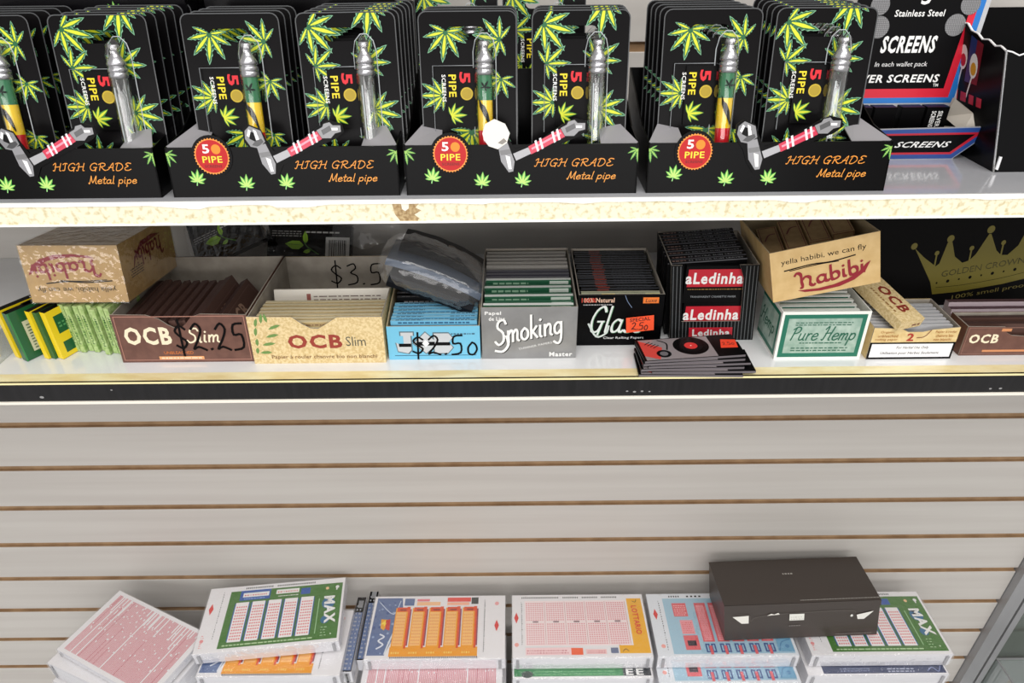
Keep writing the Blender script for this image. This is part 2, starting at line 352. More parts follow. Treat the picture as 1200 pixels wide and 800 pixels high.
b = MB(); b.box(-1100, 740, -.3, 12, 20.5, 20.9, M_cream); b.box(-1100, 740, -.8, 1.5, 19.3, 20.9, mat((250, 236, 180), .3)); b.build('edge_band', t)
b = MB(); b.box(-1100, 740, 0, 1.5, 2.4, 19.3, M_blackstrip); b.build('black_strip', t)
b = MB(); b.box(-1100, 740, -1.2, 6, 0, 2.4, mat((246, 240, 228), .35)); b.build('edge_lip', t)
b = MB(); b.lift = .05
for x, z, r in ((-378, 6.5, 1.2), (-320, 13, .6), (92, 7, .7), (98, 6.4, .9), (104, 6.8, .8), (110, 6.5, .6), (392, 6.2, .9), (384, 6.0, .8)):
    b.disc(x, z, r*1.5, mat((150, 150, 150), .5), FRONT(), 8, r)
b.build('scuff_mark', t)
# low divider at the left
t = thing('shelf_divider', 'low clear plastic divider standing at the left end of the lower shelf', 'divider', (-0.423, -0.215, ZL))
b = MB(); b.prism([(-190, 0), (0, 0), (0, 26), (-190, 12)], 0, 2, M_acryl, M=LEFT()); b.build('panel', t)
b = MB(); b.tube([(-1, 0, 26), (-1, 190, 12)], .7, mat((235, 238, 238), .3)); b.build('top_edge', t)

# ------------------------------------------------------------------ leaf print
def leaf(b, x, y, L, rot, M, n=7, dark=(16, 96, 52), light=(214, 222, 44), halo=(122, 176, 140), ser=True, spread=125, lens=None, wid=.15):
    cols = [c for c in (halo, dark, light) if c]
    for ci, c in enumerate(cols):
        b.layer()
        for k in range(n):
            u = (k-(n-1)/2)/((n-1)/2); a = R(rot + u*spread); l = L*(1-.42*abs(u)**1.6)*(lens[k] if lens else 1)
            w = l*wid; g = {0: 1.0, 1: .84, 2: .36}[ci] if len(cols) == 3 else (1.0, .5)[ci]
            ll = l*(1.0 if ci == 0 else .95 if ci == 1 else .86); st = 0 if ci < 2 else l*.12
            N = 5 if ser and ci < 2 else 3
            side = []
            for j in range(1, N+1):
                t_ = j/(N+1); ww = w*g*math.sin(math.pi*t_**.85)
                side.append((st+(ll-st)*t_, ww))
                if ser and ci < 2 and j <= N: side.append((st+(ll-st)*(t_+.07), ww*.62))
            P = [(st, w*.1)] + side + [(ll, 0)] + [(p, -q) for p, q in reversed(side)] + [(st, -w*.1)]
            ca, sa = math.cos(a), math.sin(a)
            b.poly([(x+p*ca-q*sa, y+p*sa+q*ca) for p, q in P], mat(c, .4), M)
# ------------------------------------------------------------------ pipe cards
def rrect(x0, y0, x1, y1, r, n=4):
    out = []
    for cx, cy, a in ((x1-r, y1-r, 0), (x0+r, y1-r, 90), (x0+r, y0+r, 180), (x1-r, y0+r, 270)):
        out += [(cx+r*math.cos(R(a+90*k/n)), cy+r*math.sin(R(a+90*k/n))) for k in range(n+1)]
    return out
CARDBLK = mat((27, 24, 27), .3, .5); CBLKM = mat((17, 16, 18), .6)
def make_card(kind):
    root = thing('pipe_card', 'x', 'blister pack', (0, 0, 0))
    F = FRONT(-31, 0, 0); b = MB(); W, H = 62, 108
    b.ring(rrect(0, 0, W, H, 5), rrect(17, 91, 42, 99, 4), -.6, 0, CARDBLK, CBLKM, F)
    b.build('backing_card', root)
    b = MB(); b.ring(rrect(-.3, 0, W+.3, H+.3, 5.2), rrect(.35, .6, W-.35, H-.35, 4.7), .05, .3, mat((74, 76, 78), .3, .3), mat((74, 76, 78), .3, .3), F); b.build('plastic_edge', root)
    b = MB(); b.clip = (.5, .5, W-.5, H-.5); b.lift = .05
    if kind == 'rasta':
        leaf(b, 17, 96, 19, 262, F, spread=105); leaf(b, 51.5, 91, 18, 170, F, spread=120)
        leaf(b, 14, 57, 17, 180, F, spread=88); leaf(b, 52, 67, 14, 250, F, spread=120); leaf(b, 32, 34, 24, 270, F, spread=95); leaf(b, 50, 33, 13, 250, F, spread=110)
        leaf(b, 30, 14, 16, 90, F)
    else:
        leaf(b, 7, 100, 22, 328, F, spread=88, n=6); leaf(b, 46, 113, 22, 262, F, spread=62, n=5)
        leaf(b, 9, 76, 17, 22, F, spread=100, n=6); leaf(b, 41, 78, 18, 35, F, spread=110); leaf(b, 14, 52, 17, 180, F, spread=88)
        leaf(b, 44, 48, 19, 345, F, spread=100); leaf(b, 44, 28, 15, 80, F); leaf(b, 16, 18, 16, 90, F)
    b.build('leaf_print', root)
    # screens insert
    b = MB(); b.box(-15, 5, -1.6, -.6, 37, 74, mat((24, 22, 24), .35, .4)); b.lift = 1.7
    b.text('SCREENS', 13.5, 70, 17, 2.6, WHITE, FRONT(-31, 0, 0), .03, rot=-90); b.text('PIPE', 18, 70, 14, 4.8, (238, 214, 30), F, .04, rot=-90)
    b.text('5', 25, 71.5, 7, 7, (222, 24, 40), F, .06, rot=-90); b.disc(29.5, 58, 4.1, (200, 172, 36), F); b.layer(); b.disc(29.5, 58, 3.3, (176, 150, 30), F)
    leaf(b, 19, 44, 11, 20, F, spread=85, halo=None, dark=(60, 130, 40), n=6, ser=False)
    b.build('screens_insert', root)
    cx = 10.5; cy = -6.5
    b = MB(); T = Matrix.Translation((cx, cy, 0))
    T = T @ Matrix.Diagonal((1.12, 1.12, 1, 1)); b.lathe([(0, 90), (2.9, 90), (3.0, 87.5), (2.3, 87), (2.3, 84.5), (3.6, 82), (5.2, 79), (5.4, 77.4), (4.5, 77), (4.5, 76.2), (5.3, 75.8), (5.3, 73.4), (4.7, 73), (5.2, 72.6), (5.2, 69.8), (4.4, 69.5)], M_chrome, T, 16)
    b.build('pipe_cap', root)
    T = Matrix.Translation((cx, cy, 0))
    if kind == 'rasta':
        b = MB()
        for z1, z0, c in ((69.5, 54, (20, 112, 66)), (54, 35, (244, 204, 20)), (35, 8, (212, 34, 46))):
            b.lathe([(4.9, z1), (4.9, z0)], mat(c, .25, .8), T, 18)
        b.lathe([(4.9, 69.4), (0, 69.4)], M_chrome, T, 18)
        pr = FRONT(cx-31+31-5, cy-4.75, 0); b.lift = .3
        b.poly([(1, 56), (3, 52), (5, 50.5), (7, 46), (8.6, 38), (7.8, 37), (5.6, 42), (3.4, 46), (1.6, 50)], (30, 30, 26), pr)
        leaf(b, 5, 62, 5, 60, pr, n=5, dark=(12, 50, 40), light=None, halo=None, ser=False)
        b.build('pipe_stem', root)
    else:
        b = MB(); b.lathe([(5.0, 69.5), (5.0, 8)], M_tube, T, 18)
        b.tube([(cx-2.5, cy-3.9, 64), (cx-2.5, cy-3.9, 12)], .45, mat((225, 232, 235), .15, .5)); b.tube([(cx+2.8, cy+2.5, 64), (cx+2.8, cy+2.5, 14)], .25, mat((150, 160, 165), .2))  # thin pale and grey rods: highlights of the clear tube put in as colour
        b.build('pipe_stem', root)
    # blister: capsule dome
    b = MB(); n = 8; sec = []
    for z, r in ((2, 6.2), (8, 7.2), (60, 7.2), (84, 7.2), (90, 5.8), (94, 2.2)):
        sec.append([(cx + r*math.cos(math.pi*k/n)*1.0, -12.5*math.sin(math.pi*k/n)*(min(1, r/6.5)) - .3, z) for k in range(n+1)])
    vs = [p for q in sec for p in q]; m_ = n+1
    b.add(vs, [(j*m_+k, j*m_+k+1, (j+1)*m_+k+1, (j+1)*m_+k) for j in range(len(sec)-1) for k in range(n)], M_film, None, True)
    b.build('blister', root)
    b = MB(); b.tube([(cx-7.3, -.5, 30), (cx-7.3, -.5, 84), (cx-5.8, -.5, 91), (cx-2, -.5, 95), (cx+2, -.5, 95), (cx+5.8, -.5, 91), (cx+7.3, -.5, 84), (cx+7.3, -.5, 30)], .32, mat((190, 196, 200), .15, .5), 5)
    b.tube([(cx-7.3, -2, 75.5), (-23, -2, 75.5), (-23, -2, 33)], .28, mat((150, 154, 158), .15, .5), 5); b.build('blister_rim', root)
    return root
protoR = make_card('rasta'); protoC = make_card('clear'); used = {'r': False, 'c': False}
def put_card(kind, x, y, z, lean, yaw, label, group):
    p = protoR if kind == 'r' else protoC
    o = copy_tree(p) if used[kind] else p
    used[kind] = True
    place(o, (x, y, z), (-lean, 0, yaw)); o.scale = (1.04, 1.0, 1.015); o['label'] = label; o['group'] = group if group else 'pipe cards'
    if not group: del o['group']
    return o
# ------------------------------------------------------------------ pipe display boxes
def display_box(x0, w, label, torn=False, yf=-0.2265, pos='', cards=None, nback=5):
    root = thing('pipe_display_box', label, 'display box', (x0, yf, ZU)); P = SH(0, .16); D = 96
    b = MB(); b.box(0, w, 0, 1, 0, 32.5, M_blk); b.build('front_panel', root, P)
    for x in (0, w-1): b = MB(); b.prism([(0, 0), (D, 0), (D, 62), (30, 36), (0, 32.5)], -.5, .5, M_blk, M=RIGHT(x+.5, 0, 0)); b.build('side_panel', root, P)
    b = MB(); b.box(1, w-1, D-1, D, 0, 62, M_blk); b.build('back_panel', root, P)
    b = MB(); b.box(1, w-1, 1, D-1, 0, 1, M_greyflap); b.build('base_panel', root, P)
    for sx, X in ((1, 0), (-1, w)):
        b = MB(); pts = [(X+sx*.5, 2, 33), (X+sx*25, 3, 30), (X+sx*24, 26, 37), (X+sx*14, 34, 42)]
        if sx < 0: pts = pts[::-1]
        b.add(pts + [(p[0], p[1], p[2]-.8) for p in pts], [(0,1,2,3), (7,6,5,4), (0,4,5,1), (1,5,6,2), (2,6,7,3), (3,7,4,0)], mat((146, 144, 148), .45)); b.build('dust_flap', root, P)
    k = w/155.0; F = FRONT(0, 0, 0)
    b = MB(); b.clip = (.3, .3, w-.3, 32.3); b.lift = .05
    for cx, cy, a in ((18, 10.5, 80), (51*k, 7, 85), (78*k, 7.5, 78)):
        leaf(b, cx, cy, 8.5, a, F, dark=(70, 165, 60), light=(190, 226, 120), halo=None, ser=False, spread=95, wid=.17); b.stroke([(cx, cy), (cx-.6, cy-2.5)], .7, mat((150, 215, 130)), F)
    for cx in (1, w-1): leaf(b, cx, 29, 9, 275, F, dark=(30, 110, 40), light=(150, 196, 90), halo=None, spread=110)
    b.build('leaf_print', root, P); b = MB(); b.lift = .05
    b.script('HIGH GRADE', w-70, 18.5, 53, 4.8, mat((236, 150, 50), .4), F, pen=.10, nib=.07, nang=50, shear=.3)
    b.script('Metal pipe', w-48, 10, 33, 5.0, mat((236, 156, 60), .4), F, pen=.10, nib=.07, nang=50, shear=.35)
    b.build('lettering', root, P)
    # sunburst badge standing proud of the top edge
    cx, cy = 31, 27
    b = MB(); b.prism([(cx+13.6*math.cos(2*math.pi*i/28), cy+13.6*math.sin(2*math.pi*i/28)) for i in range(28)], .1, .6, M_blk, M=F); b.lift = .7
    b.poly([(cx+(11.9 if i % 2 else 11.0)*math.cos(2*math.pi*i/72), cy+(11.9 if i % 2 else 11.0)*math.sin(2*math.pi*i/72)) for i in range(72)], mat((245, 150, 60)), F); b.layer()
    b.disc(cx, cy, 10.6, mat((190, 8, 14), .5), F, 32); b.layer(); b.disc(cx+3.4, cy+4.6, 3.1, mat((244, 140, 30)), F)
    b.text('5', cx-5.6, cy+2, 4.6, 5.8, WHITE, F, .05); b.text('PIPE', cx-6.6, cy-4, 13.2, 4.2, (248, 226, 60), F, .03); b.text('SCREENS', cx-5.8, cy-7.2, 11.6, 1.8, (120, 14, 20), F, .03)
    b.build('round_badge', root, P)
    # printed pipe emblem, die cut
    b = MB(); O = [(54, 44), (58, 47), (66, 44), (69, 37), (73, 30), (88, 34.5), (104, 45), (112, 49), (120, 47), (121, 42), (116, 38), (104, 33), (88, 26), (78, 21), (74, 14), (68, 13), (63, 20), (60, 28), (54, 36)]
    b.prism([(x*k, y) for x, y in O], .1, .6, M_blk, M=F); b.lift = .7
    def Q(pts, c): b.poly([(x*k, y) for x, y in pts], mat(c, .3, .3), F); b.layer()
    Q([(55.5, 43), (59, 46), (66, 43), (68, 36), (63, 32), (58, 33), (55, 38)], (128, 128, 131)); Q([(58, 43), (64, 41), (62, 36), (58, 38)], (50, 50, 52)); Q([(61, 44), (63, 43), (64.5, 37), (62.6, 35)], (245, 245, 245))
    Q([(56.5, 40), (58, 44), (59.5, 43), (58, 39)], (250, 250, 250)); Q([(59, 34), (62, 37), (66, 38), (67, 36), (63, 33)], (60, 60, 62)); Q([(62, 33), (68, 35), (73, 22), (72, 15.5), (69, 15), (64, 22)], (140, 140, 144)); Q([(63, 29), (70, 30), (71, 27), (64, 26)], (110, 110, 112)); Q([(67, 26), (70, 25), (71, 17), (69, 17)], (248, 248, 248))
    Q([(72, 27), (82, 31), (84, 27), (74, 22.5)], (170, 170, 174)); Q([(82, 31.5), (103, 42.5), (106, 37.5), (84, 26.5)], (206, 30, 70)); Q([(84, 30.5), (103, 40.5), (103.6, 39.4), (84.6, 29.4)], (240, 150, 170))
    for q in (86, 89, 97, 100): Q([(q, 34+(q-84)*.5), (q+1.3, 34.7+(q-84)*.5), (q+3.2, 27.8+(q-84)*.5), (q+1.9, 27.2+(q-84)*.5)], (235, 235, 240))
    Q([(103, 43), (107, 45), (108, 47), (112, 48), (114, 46), (119, 46), (119, 42), (115, 41), (112, 38), (106, 38)], (140, 140, 143)); Q([(106, 43), (112, 46), (113, 43), (107, 40)], (80, 80, 82)); Q([(113, 44.5), (117, 44.5), (117, 43), (113, 43)], (250, 250, 250))
    if torn: Q([(52, 40), (54, 46), (60, 49), (67, 46), (70, 40), (68, 34), (62, 30), (56, 32), (53, 36)], (226, 222, 214)); Q([(62, 34), (66, 37), (68, 35), (65, 33)], (130, 124, 116))
    b.build('pipe_emblem', root, P)
    return root
gaps = 0.0130
def column(kind, x, y, n, what, where, yaw=0, lean=11, z=ZU + .0015, dx=0.0):
    nm = 'tricolour pipe' if kind == 'r' else 'clear pipe'
    for i in range(n):
        if i == 0: lab = 'foremost card with %s, %s' % (nm, where); g = 'front pipe cards'
        else: lab = 'leaf-printed card behind the foremost one, %s' % where; g = 'pipe cards behind, ' + where
        put_card(kind, x + dx*i, y + i*gaps, z, lean, yaw, lab, g if i else None)
# (x0, w, label, left card x, right card x, where)
boxes = [(-0.3935, 155, 'leftmost black open display box of metal pipes, cut by the frame edge', -0.348, -0.2705, 'leftmost box', False),
         (-0.2305, 155, 'black open display box of metal pipes, second from the left', -0.1835, -0.1060, 'second box from the left', False),
         (-0.071, 157, 'black open display box of metal pipes whose badge pipe print is torn white', -0.0275, 0.0475, 'third box from the left', True),
         (0.0925, 163, 'rightmost black open display box of metal pipes, beside the screens display', 0.1345, 0.2080, 'rightmost pipe box', False)]
for x0, w, lab, xl, xr, wh, torn in boxes:
    display_box(x0, w, lab, torn)
    nb = (5, 6) if wh != 'third box from the left' else (3, 3)
    column('r', xl, -0.204, nb[0] if wh != 'second box from the left' else 4, '', 'left column of the ' + wh, dx=0.0004 if wh != 'rightmost pipe box' else -.0006)
    column('c', xr, -0.204, nb[1], '', 'right column of the ' + wh, yaw=4 if wh == 'second box from the left' else (-3 if wh == 'rightmost pipe box' else 0), dx=.0008)
# back row behind the third box: two cards of which the tops show
for kx, xx in (('c', -0.041), ('c', 0.0275)):
    put_card(kx, xx, -0.098, ZU + .008, 6, 0, 'back-row pipe card seen over the %s card of the third box' % ('left' if xx < 0 else 'right'), None)
# closed cartons at the back
def carton(name, label, cat, x0, x1, y0, y1, z0, z1, m, grp=None, leafs=()):
    root = thing(name, label, cat, ((x0+x1)/2, y0, z0)); w = (x1-x0)*500; d = (y1-y0)*1000; h = (z1-z0)*1000
    b = MB(); b.box(-w, w, 0, d, 0, h, m); b.build('carton_body', root)
    b = MB(); b.box(-w, w, -.5, d*.5-.3, h, h+.5, m); b.box(-w, w, d*.5+.3, d, h, h+.5, m); b.build('lid_flap', root)
    if leafs:
        b = MB(); b.lift = .06
        for u, v, L in leafs: leaf(b, u, v, L, 90, FRONT(-w, 0, 0), dark=(70, 165, 60), light=(190, 226, 120), halo=None, ser=False, spread=95)
        b.build('leaf_print', root)
    return root
carton('carton', 'plain black carton standing behind the leftmost pipe cards', 'box', -0.405, -0.2335, -0.108, -0.012, ZU, 1.434, M_blkm)
carton('carton', 'plain black carton standing behind the cards of the second pipe box', 'box', -0.229, -0.077, -0.108, -0.012, ZU, 1.434, M_blkm)
carton('carton', 'glossy black carton with one small leaf, on top at upper left', 'box', -0.3865, -0.236, -0.122, -0.025, 1.4348, 1.50, mat((30, 28, 34), .25, .6), leafs=((98, 4, 8.5),))
carton('carton', 'glossy black carton with no print, on top behind the second pipe box', 'box', -0.222, -0.083, -0.122, -0.025, 1.4348, 1.50, mat((24, 22, 26), .25, .6))

# ------------------------------------------------------------------ screens display
root = thing('screens_display', 'black, red and blue counter display of pipe screens right of the pipe boxes', 'display box', (0.262, -0.158, ZU))
b = MB(); b.prism([(0, 0), (78, 0), (101, 27), (-10, 25)], -1, 0, mat((150, 160, 178), .3, .5), M_greyflap, M=FR((0, 0, 0), (1, 0, 0), (0, -.25, 1))); b.build('front_panel', root)
b = MB(); F = FR((0, 0, 0), (1, 0, 0), (0, -.25, 1)); b.lift = .1
b.poly([(0, .6), (77.4, .6), (99, 26.4), (-9, 24.4)], mat((40, 76, 150), .35, .4), F); b.layer(); b.poly([(0, 4.2), (75, 4.2), (91, 22.5), (-9, 21.5)], mat((190, 30, 52), .35, .4), F); b.layer()
b.poly([(0, 6), (73.5, 6), (86, 20.8), (-9, 20)], mat((26, 26, 30), .35, .4), F); b.text('SCREENS', 29, 10.2, 40, 5, WHITE, F, .04, shear=.5); b.build('front_print', root)
b = MB(); b.prism([(0, 0), (70, 0), (70, 24), (56, 44), (30, 44), (14, 30), (0, 25)], -.5, .5, M_blk, mat((196, 190, 178), .6), M=FR((78, 0, 0), (.12, 1, 0), (.45, 0, 1))); b.build('side_panel', root)
b = MB(); pts = [(98.5, -5, 26)] + [(96 - 22*math.sin(R(a)), 2 + 20*math.sin(R(a*.5)), 26 + 16*math.sin(R(a))) for a in (25, 50, 75, 95)] + [(76, 24, 26), (80, 2, 20)]
b.add(pts, [tuple(range(len(pts)))], mat((206, 198, 186), .6)); b.build('side_flap', root)
b = MB(); b.box(0, 78, 68, 69, 0, 36, M_blk); b.box(0, 78, 1, 68, 0, 1, M_blk); b.build('base_panel', root)
# header, leaning back
H = FR((-4, 30, 32), (1, 0, 0), (0, .16, 1)); b = MB()
O = [(0, 0), (91, 0), (102, 103), (0, 103)]
b.prism(O, -1, 0, mat((188, 190, 194), .35, .5), M_greyflap, M=H); b.lift = .1
def ins(l, bo, t=0): return [(0, bo), (91-l, bo), (102-l, 103), (0, 103)]
for l, bo, c in ((3.5, 3, (28, 116, 196)), (8, 7, (212, 22, 50)), (13, 13.5, (26, 25, 28))): b.poly(ins(l, bo), mat(c, .35, .4), H); b.layer()
b.build('header_card', root)
b = MB(); b.lift = .3
b.text('SILVER SCREENS', 0, 18, 72, 5.8, WHITE, H, .05, shear=.2); b.text('TM', 69, 14.9, 4, 2.2, WHITE, H, .02)
b.text('In each wallet pack', 21, 28.5, 40, 4.4, (225, 225, 225), H, .0, shear=.15); b.text('SCREENS', 23, 39, 41, 12, WHITE, H, .07, shear=.12)
b.text('Stainless Steel', 29, 64, 37, 4.6, WHITE, H, .03, shear=.1); b.text('5', 47, 72, 7, 10, WHITE, H, .06)
for x, y, r in ((76, 58, 7.6), (84, 72, 7.2), (19, 57, 7.6), (17, 72, 7)):
    b.disc(x, y, r, mat((150, 150, 152), .5), H, 24); b.layer()
    for q in range(-5, 6):
        hh = math.sqrt(max(0, r*r-(q*r/5.6)**2)); b.rect(x+q*r/5.6-.22, y-hh, x+q*r/5.6+.22, y+hh, mat((96, 96, 98)), H); b.rect(x-hh, y+q*r/5.6-.22, x+hh, y+q*r/5.6+.22, mat((96, 96, 98)), H)
    b.layer()
b.build('lettering', root)
b = MB(); b.prism([(22, -14), (80, -15), (84, 0), (22, 0)], -1.2, -.4, mat((142, 144, 148), .3, .4), M=H); b.prism([(5, -9), (48, -9), (48, 0), (5, 0)], -.2, .3, mat((168, 170, 174), .3, .4), M=H); b.build('folded_strip', root)
for i, x in enumerate((-2, 17, 38, 57)):
    o = MB(); o.box(0, 17, 0, 9, 0, 34, M_blk); Fp = FRONT(0, 0, 0); o.text('SILVER', 9, 31, 12, 3.6, WHITE, Fp, .05, rot=-90) if i in (0, 3) else None; o.text('SCREENS', 4, 31, 12, 3.6, WHITE, Fp, .05, rot=-90) if i in (0, 3) else None
    q = o.build('screens_packet'); q.location = (0.262+x*.001, -0.142, ZU+.0012); tag(q, ['black screens packet with white print, leftmost in the screens display', 'plain black screens packet, second from the left in the screens display', 'plain black screens packet, third from the left in the screens display', 'black screens packet with white print, rightmost in the screens display'][i], 'packet')
# torn black box at the right
root = thing('torn_box', 'black box with torn white-edged opening and spoon print, far right of upper shelf', 'box', (0.3525, -0.190, ZU)); P = SH(-.12, .22)
jag = [(0, 80), (4, 79.2), (9, 77), (14, 78.5), (20, 79), (28, 76), (40, 78), (60, 77), (120, 79)]
b = MB(); b.prism([(0, 0), (120, 0)] + jag[::-1], -1, 0, mat((30, 30, 33), .35, .4), WHITE, M=FRONT()); b.build('front_panel', root, P)
Fl = LEFT(0, 78, 0)
lj = [(0, 98), (6, 96), (10, 97), (14, 94), (19, 94), (24, 90), (30, 91), (36, 87), (44, 86), (50, 83), (58, 84), (66, 81), (72, 82), (78, 80)]
b = MB(); b.prism([(0, 0), (78, 0)] + lj[::-1], -1, 0, mat((16, 16, 20), .3, .5), WHITE, M=Fl); b.build('side_panel', root, P)
b = MB(); b.box(119, 120, 1, 77, 0, 78, M_blk); b.box(0, 119, 77, 78, 0, 98, M_blk); b.build('back_panel', root, P)
b = MB(); b.box(1, 119, 1, 77, 0, 1, M_blk); b.build('base_panel', root, P)
b = MB(); b.lift = .1
for x0, c in ((28, (44, 50, 46)), (36, (24, 52, 110)), (44, (120, 20, 36))): b.poly([(x0, 86-(x0-28)*.25), (x0+8, 83-(x0-28)*.2), (x0+4, 52), (x0-4, 52)], mat(c, .35), Fl); b.layer()
for x, y, c in ((28, 68, (190, 30, 60)), (42, 64, (220, 160, 40))):
    b.disc(x, y, 5.2, mat(WHITE), Fl, 16, 8.5); b.layer(); b.disc(x, y-2, 3.6, mat(c), Fl, 12, 4.5); b.layer(); b.stroke([(x-1, y-8), (x-6, 42)], 1.6, mat(WHITE), Fl)
b.stroke([(22, 60), (16, 42)], 1.2, mat(WHITE), Fl); b.layer()
b.lines(20, 38, 36, 8, 1, mat((196, 40, 60)), Fl, .8, 3, 8); b.lines(14, 27, 26, 8, 1, mat((196, 40, 60)), Fl, .8, 5, 8)
b.build('spoon_print', root, P)
b = MB(); b.tube([(jag[i][0], -.4, jag[i][1]) for i in range(len(jag))], .55, mat((236, 236, 238), .6)); b.tube([(-.4, 78-lj[i][0], lj[i][1]) for i in range(len(lj))], .6, mat((236, 236, 238), .6)); b.tube([(-.2, -.3, 6), (.4, -.4, 40), (-.1, -.3, 80)], .35, mat((170, 172, 176), .5)); b.tube([(2, -.3, 2), (4, -.5, 11)], 1.2, mat((230, 230, 232), .5)); b.build('torn_edge', root, P)
#@@PART2@@
# ------------------------------------------------------------------ cardboard trays of rolling papers
def tray(name, label, cat, loc, w, d, hf, hb, mo, mi, notch=None, rot=(0, 0, 0), P=None, sides=None, th=.9):
    """open tray; local origin at the left front bottom corner, sizes in mm"""
    root = thing(name, label, cat, loc, rot); P = P or SH(0, .10)
    out = [(0, 0), (w, 0), (w, hf)] + (notch[::-1] if notch else []) + [(0, hf)]
    b = MB(); b.prism(out, -th, 0, mo, mi, mi, M=FRONT()); b.build('front_panel', root, P)
    for x, nrm in ((0, LEFT(0, 0, 0)), (w, RIGHT(w, 0, 0))):
        sg = -1 if x == 0 else 1
        pts = [(sg*th*1.0, 0), (sg*d, 0), (sg*d, hb), (sg*(d*.35), hf+(hb-hf)*.5), (sg*th, hf)]
        if sg < 0: pts = pts[::-1]
        b = MB(); b.prism(pts, -th, 0, sides or mo, mi, mi, M=nrm); b.build('side_panel', root, P)
    b = MB(); b.box(th, w-th, d-th, d, 0, hb, mo, mfront=mi); b.build('back_panel', root, P)
    b = MB(); b.box(th, w-th, th, d-th, 0, th, mi); b.build('base_panel', root, P)
    return root, P
def decal(root, P, fn, name='front_print', F=None):
    b = MB(); b.lift = 1.0 if name == 'price_sticker' else .08; fn(b, F or FRONT()); return b.build(name, root, P)
def packet_mesh(w, h, t, body, edge=None, deco=None, front=None):
    """booklet standing on its long edge: w along x, t along y, h along z"""
    b = MB(); b.box(0, w, 0, t, 0, h, body, mtop=edge or body, mfront=front or body); b.lift = .05
    if deco: deco(b)
    return b
def row(proto, n, label, group, start, step, lean=0, rot=0, jit=.6, yaw0=0):
    rr = random.Random(len(label)+n); out = []
    for i in range(n):
        o = proto if i == 0 else copy_tree(proto)
        o.location = (start[0]+step[0]*i+rr.uniform(-jit, jit)*.001*(1 if step[1] else .3), start[1]+step[1]*i, start[2]+step[2]*i)
        o.rotation_euler = (R(-lean+rr.uniform(-1, 1)), R(rot), R(yaw0+rr.uniform(-.5, .5)))
        tag(o, label, 'rolling papers', group); out.append(o)
    return out
INK = (30, 24, 26)
# --- brown slim tray
Wb = 109; N1 = [(0, 43), (28, 42.5), (38, 39), (44, 34), (49, 31), (55, 31), (59, 34.5), (64, 40), (72, 43)]
root, P = tray('paper_tray', 'brown open tray of slim papers with price 2.25 written on front', 'display tray', (-0.3215, -0.206, ZL), Wb, 108, 42, 43, M_brown, M_greyin, notch=N1, P=SH(0, .10))
def f(b, F):
    cream = mat((240, 226, 196), .5)
    b.text('OCB', 7, 16, 38, 16, cream, F, .07); b.text('SLIM', 0, 0, 1, 1, cream, F) if 0 else None
    b.script('Slim', 57, 18.5, 27, 12, cream, F, pen=.12, nib=.05, shear=.2)
    for y, c in ((1.4, (170, 120, 104)),): b.frame(2, 2, Wb-2, 41.5, .7, mat(c, .5), F)
    b.text('UNBLEACHED', 36, 7.6, 24, 2.6, (214, 120, 56), F); b.rect(31, 2.8, 68, 5.6, mat((232, 164, 110), .4), F); b.layer(); b.lines(33, 3.5, 33, 1.4, 1, mat((250, 220, 190)), F, .8, 4, 4)
    b.script('$2.25', 47, 11, 60, 25, mat(INK, .35), F, pen=.075, gap=.05)
decal(root, P, f, 'lettering')
br = mat((84, 58, 50), .5); bre = mat((66, 44, 40), .55)
def deco(b):
    F = RIGHT(7, 0, 0); b.text('OCB', 14, 13, 30, 14, (168, 136, 116), F, .05); b.frame(3, 4, 72, 30, .5, mat((108, 80, 70)), F)
p = packet_mesh(5.6, 34, 72, br, bre).build('rolling_paper_packet')
row(p, 8, 'dark brown slim paper packet standing lengthwise in brown tray', 'brown packets in the brown tray', (-0.3120, -0.199, ZL+.0015), (.0080, 0, 0), rot=-10, jit=0)
p = packet_mesh(7, 37, 76, br, bre, deco).build('rolling_paper_packet'); place(p, (-0.2430, -0.1985, ZL+.0015), (0, -24, 0)); tag(p, 'dark brown slim packet tipped to show its long side, in brown tray', 'rolling papers')
p = packet_mesh(7, 34, 76, br, bre, deco).build('rolling_paper_packet'); place(p, (-0.2280, -0.1985, ZL+.0015), (0, -30, 0)); tag(p, 'dark brown slim packet with pale lettering, rightmost in brown tray', 'rolling papers')
# --- hemp tray
Wh = 108; N2 = [(0, 42), (36, 41.5), (44, 35), (50, 31.5), (56, 31), (62, 34.5), (72, 41)]
root, P = tray('paper_tray', 'tan hemp-coloured open tray of slim papers with green leaf sprig', 'display tray', (-0.2115, -0.2095, ZL), Wh, 112, 41, 42, M_hemp, M_greyin, notch=N2, P=SH(0, .10))
def f(b, F):
    red = mat((150, 54, 40), .5); b.text('OCB', 30, 13.5, 44, 12.5, red, F, .07); b.text('Slim', 77, 15.5, 16, 8.5, (86, 84, 70), F, -.005)
    b.text('Papier à rouler chanvre bio non blanchi', 15, 3.6, 86, 4.2, (120, 84, 50), F, .01)
    g = mat((106, 142, 74), .5)
    for x, y, a, l in ((6, 33, 75, 8), (11, 36, 80, 9), (16, 37, 100, 8), (5, 25, 80, 8), (16, 31, 20, 11), (13, 24, 12, 11), (5, 16, 85, 7), (9, 17, 8, 11), (4, 9, 80, 6), (6, 10, 2, 10)):
        c, s_ = math.cos(R(a)), math.sin(R(a)); b.poly([(x+p_*c-q*s_, y+p_*s_+q*c) for p_, q in ((0, 0), (l*.3, 1.4), (l*.7, 1.5), (l, 0), (l*.7, -1), (l*.3, -1))], g, F)
decal(root, P, f, 'lettering')
def f(b, F): b.script('$3.50', 40, 14, 66, 22, mat(INK, .4), F, pen=.06, gap=.1)
decal(root, P, f, 'handwritten_price', FRONT(0, 110.9, 0))
hp = noisy('hemp_paper', (202, 184, 142), (224, 208, 168), (300, 300, 300), .6)
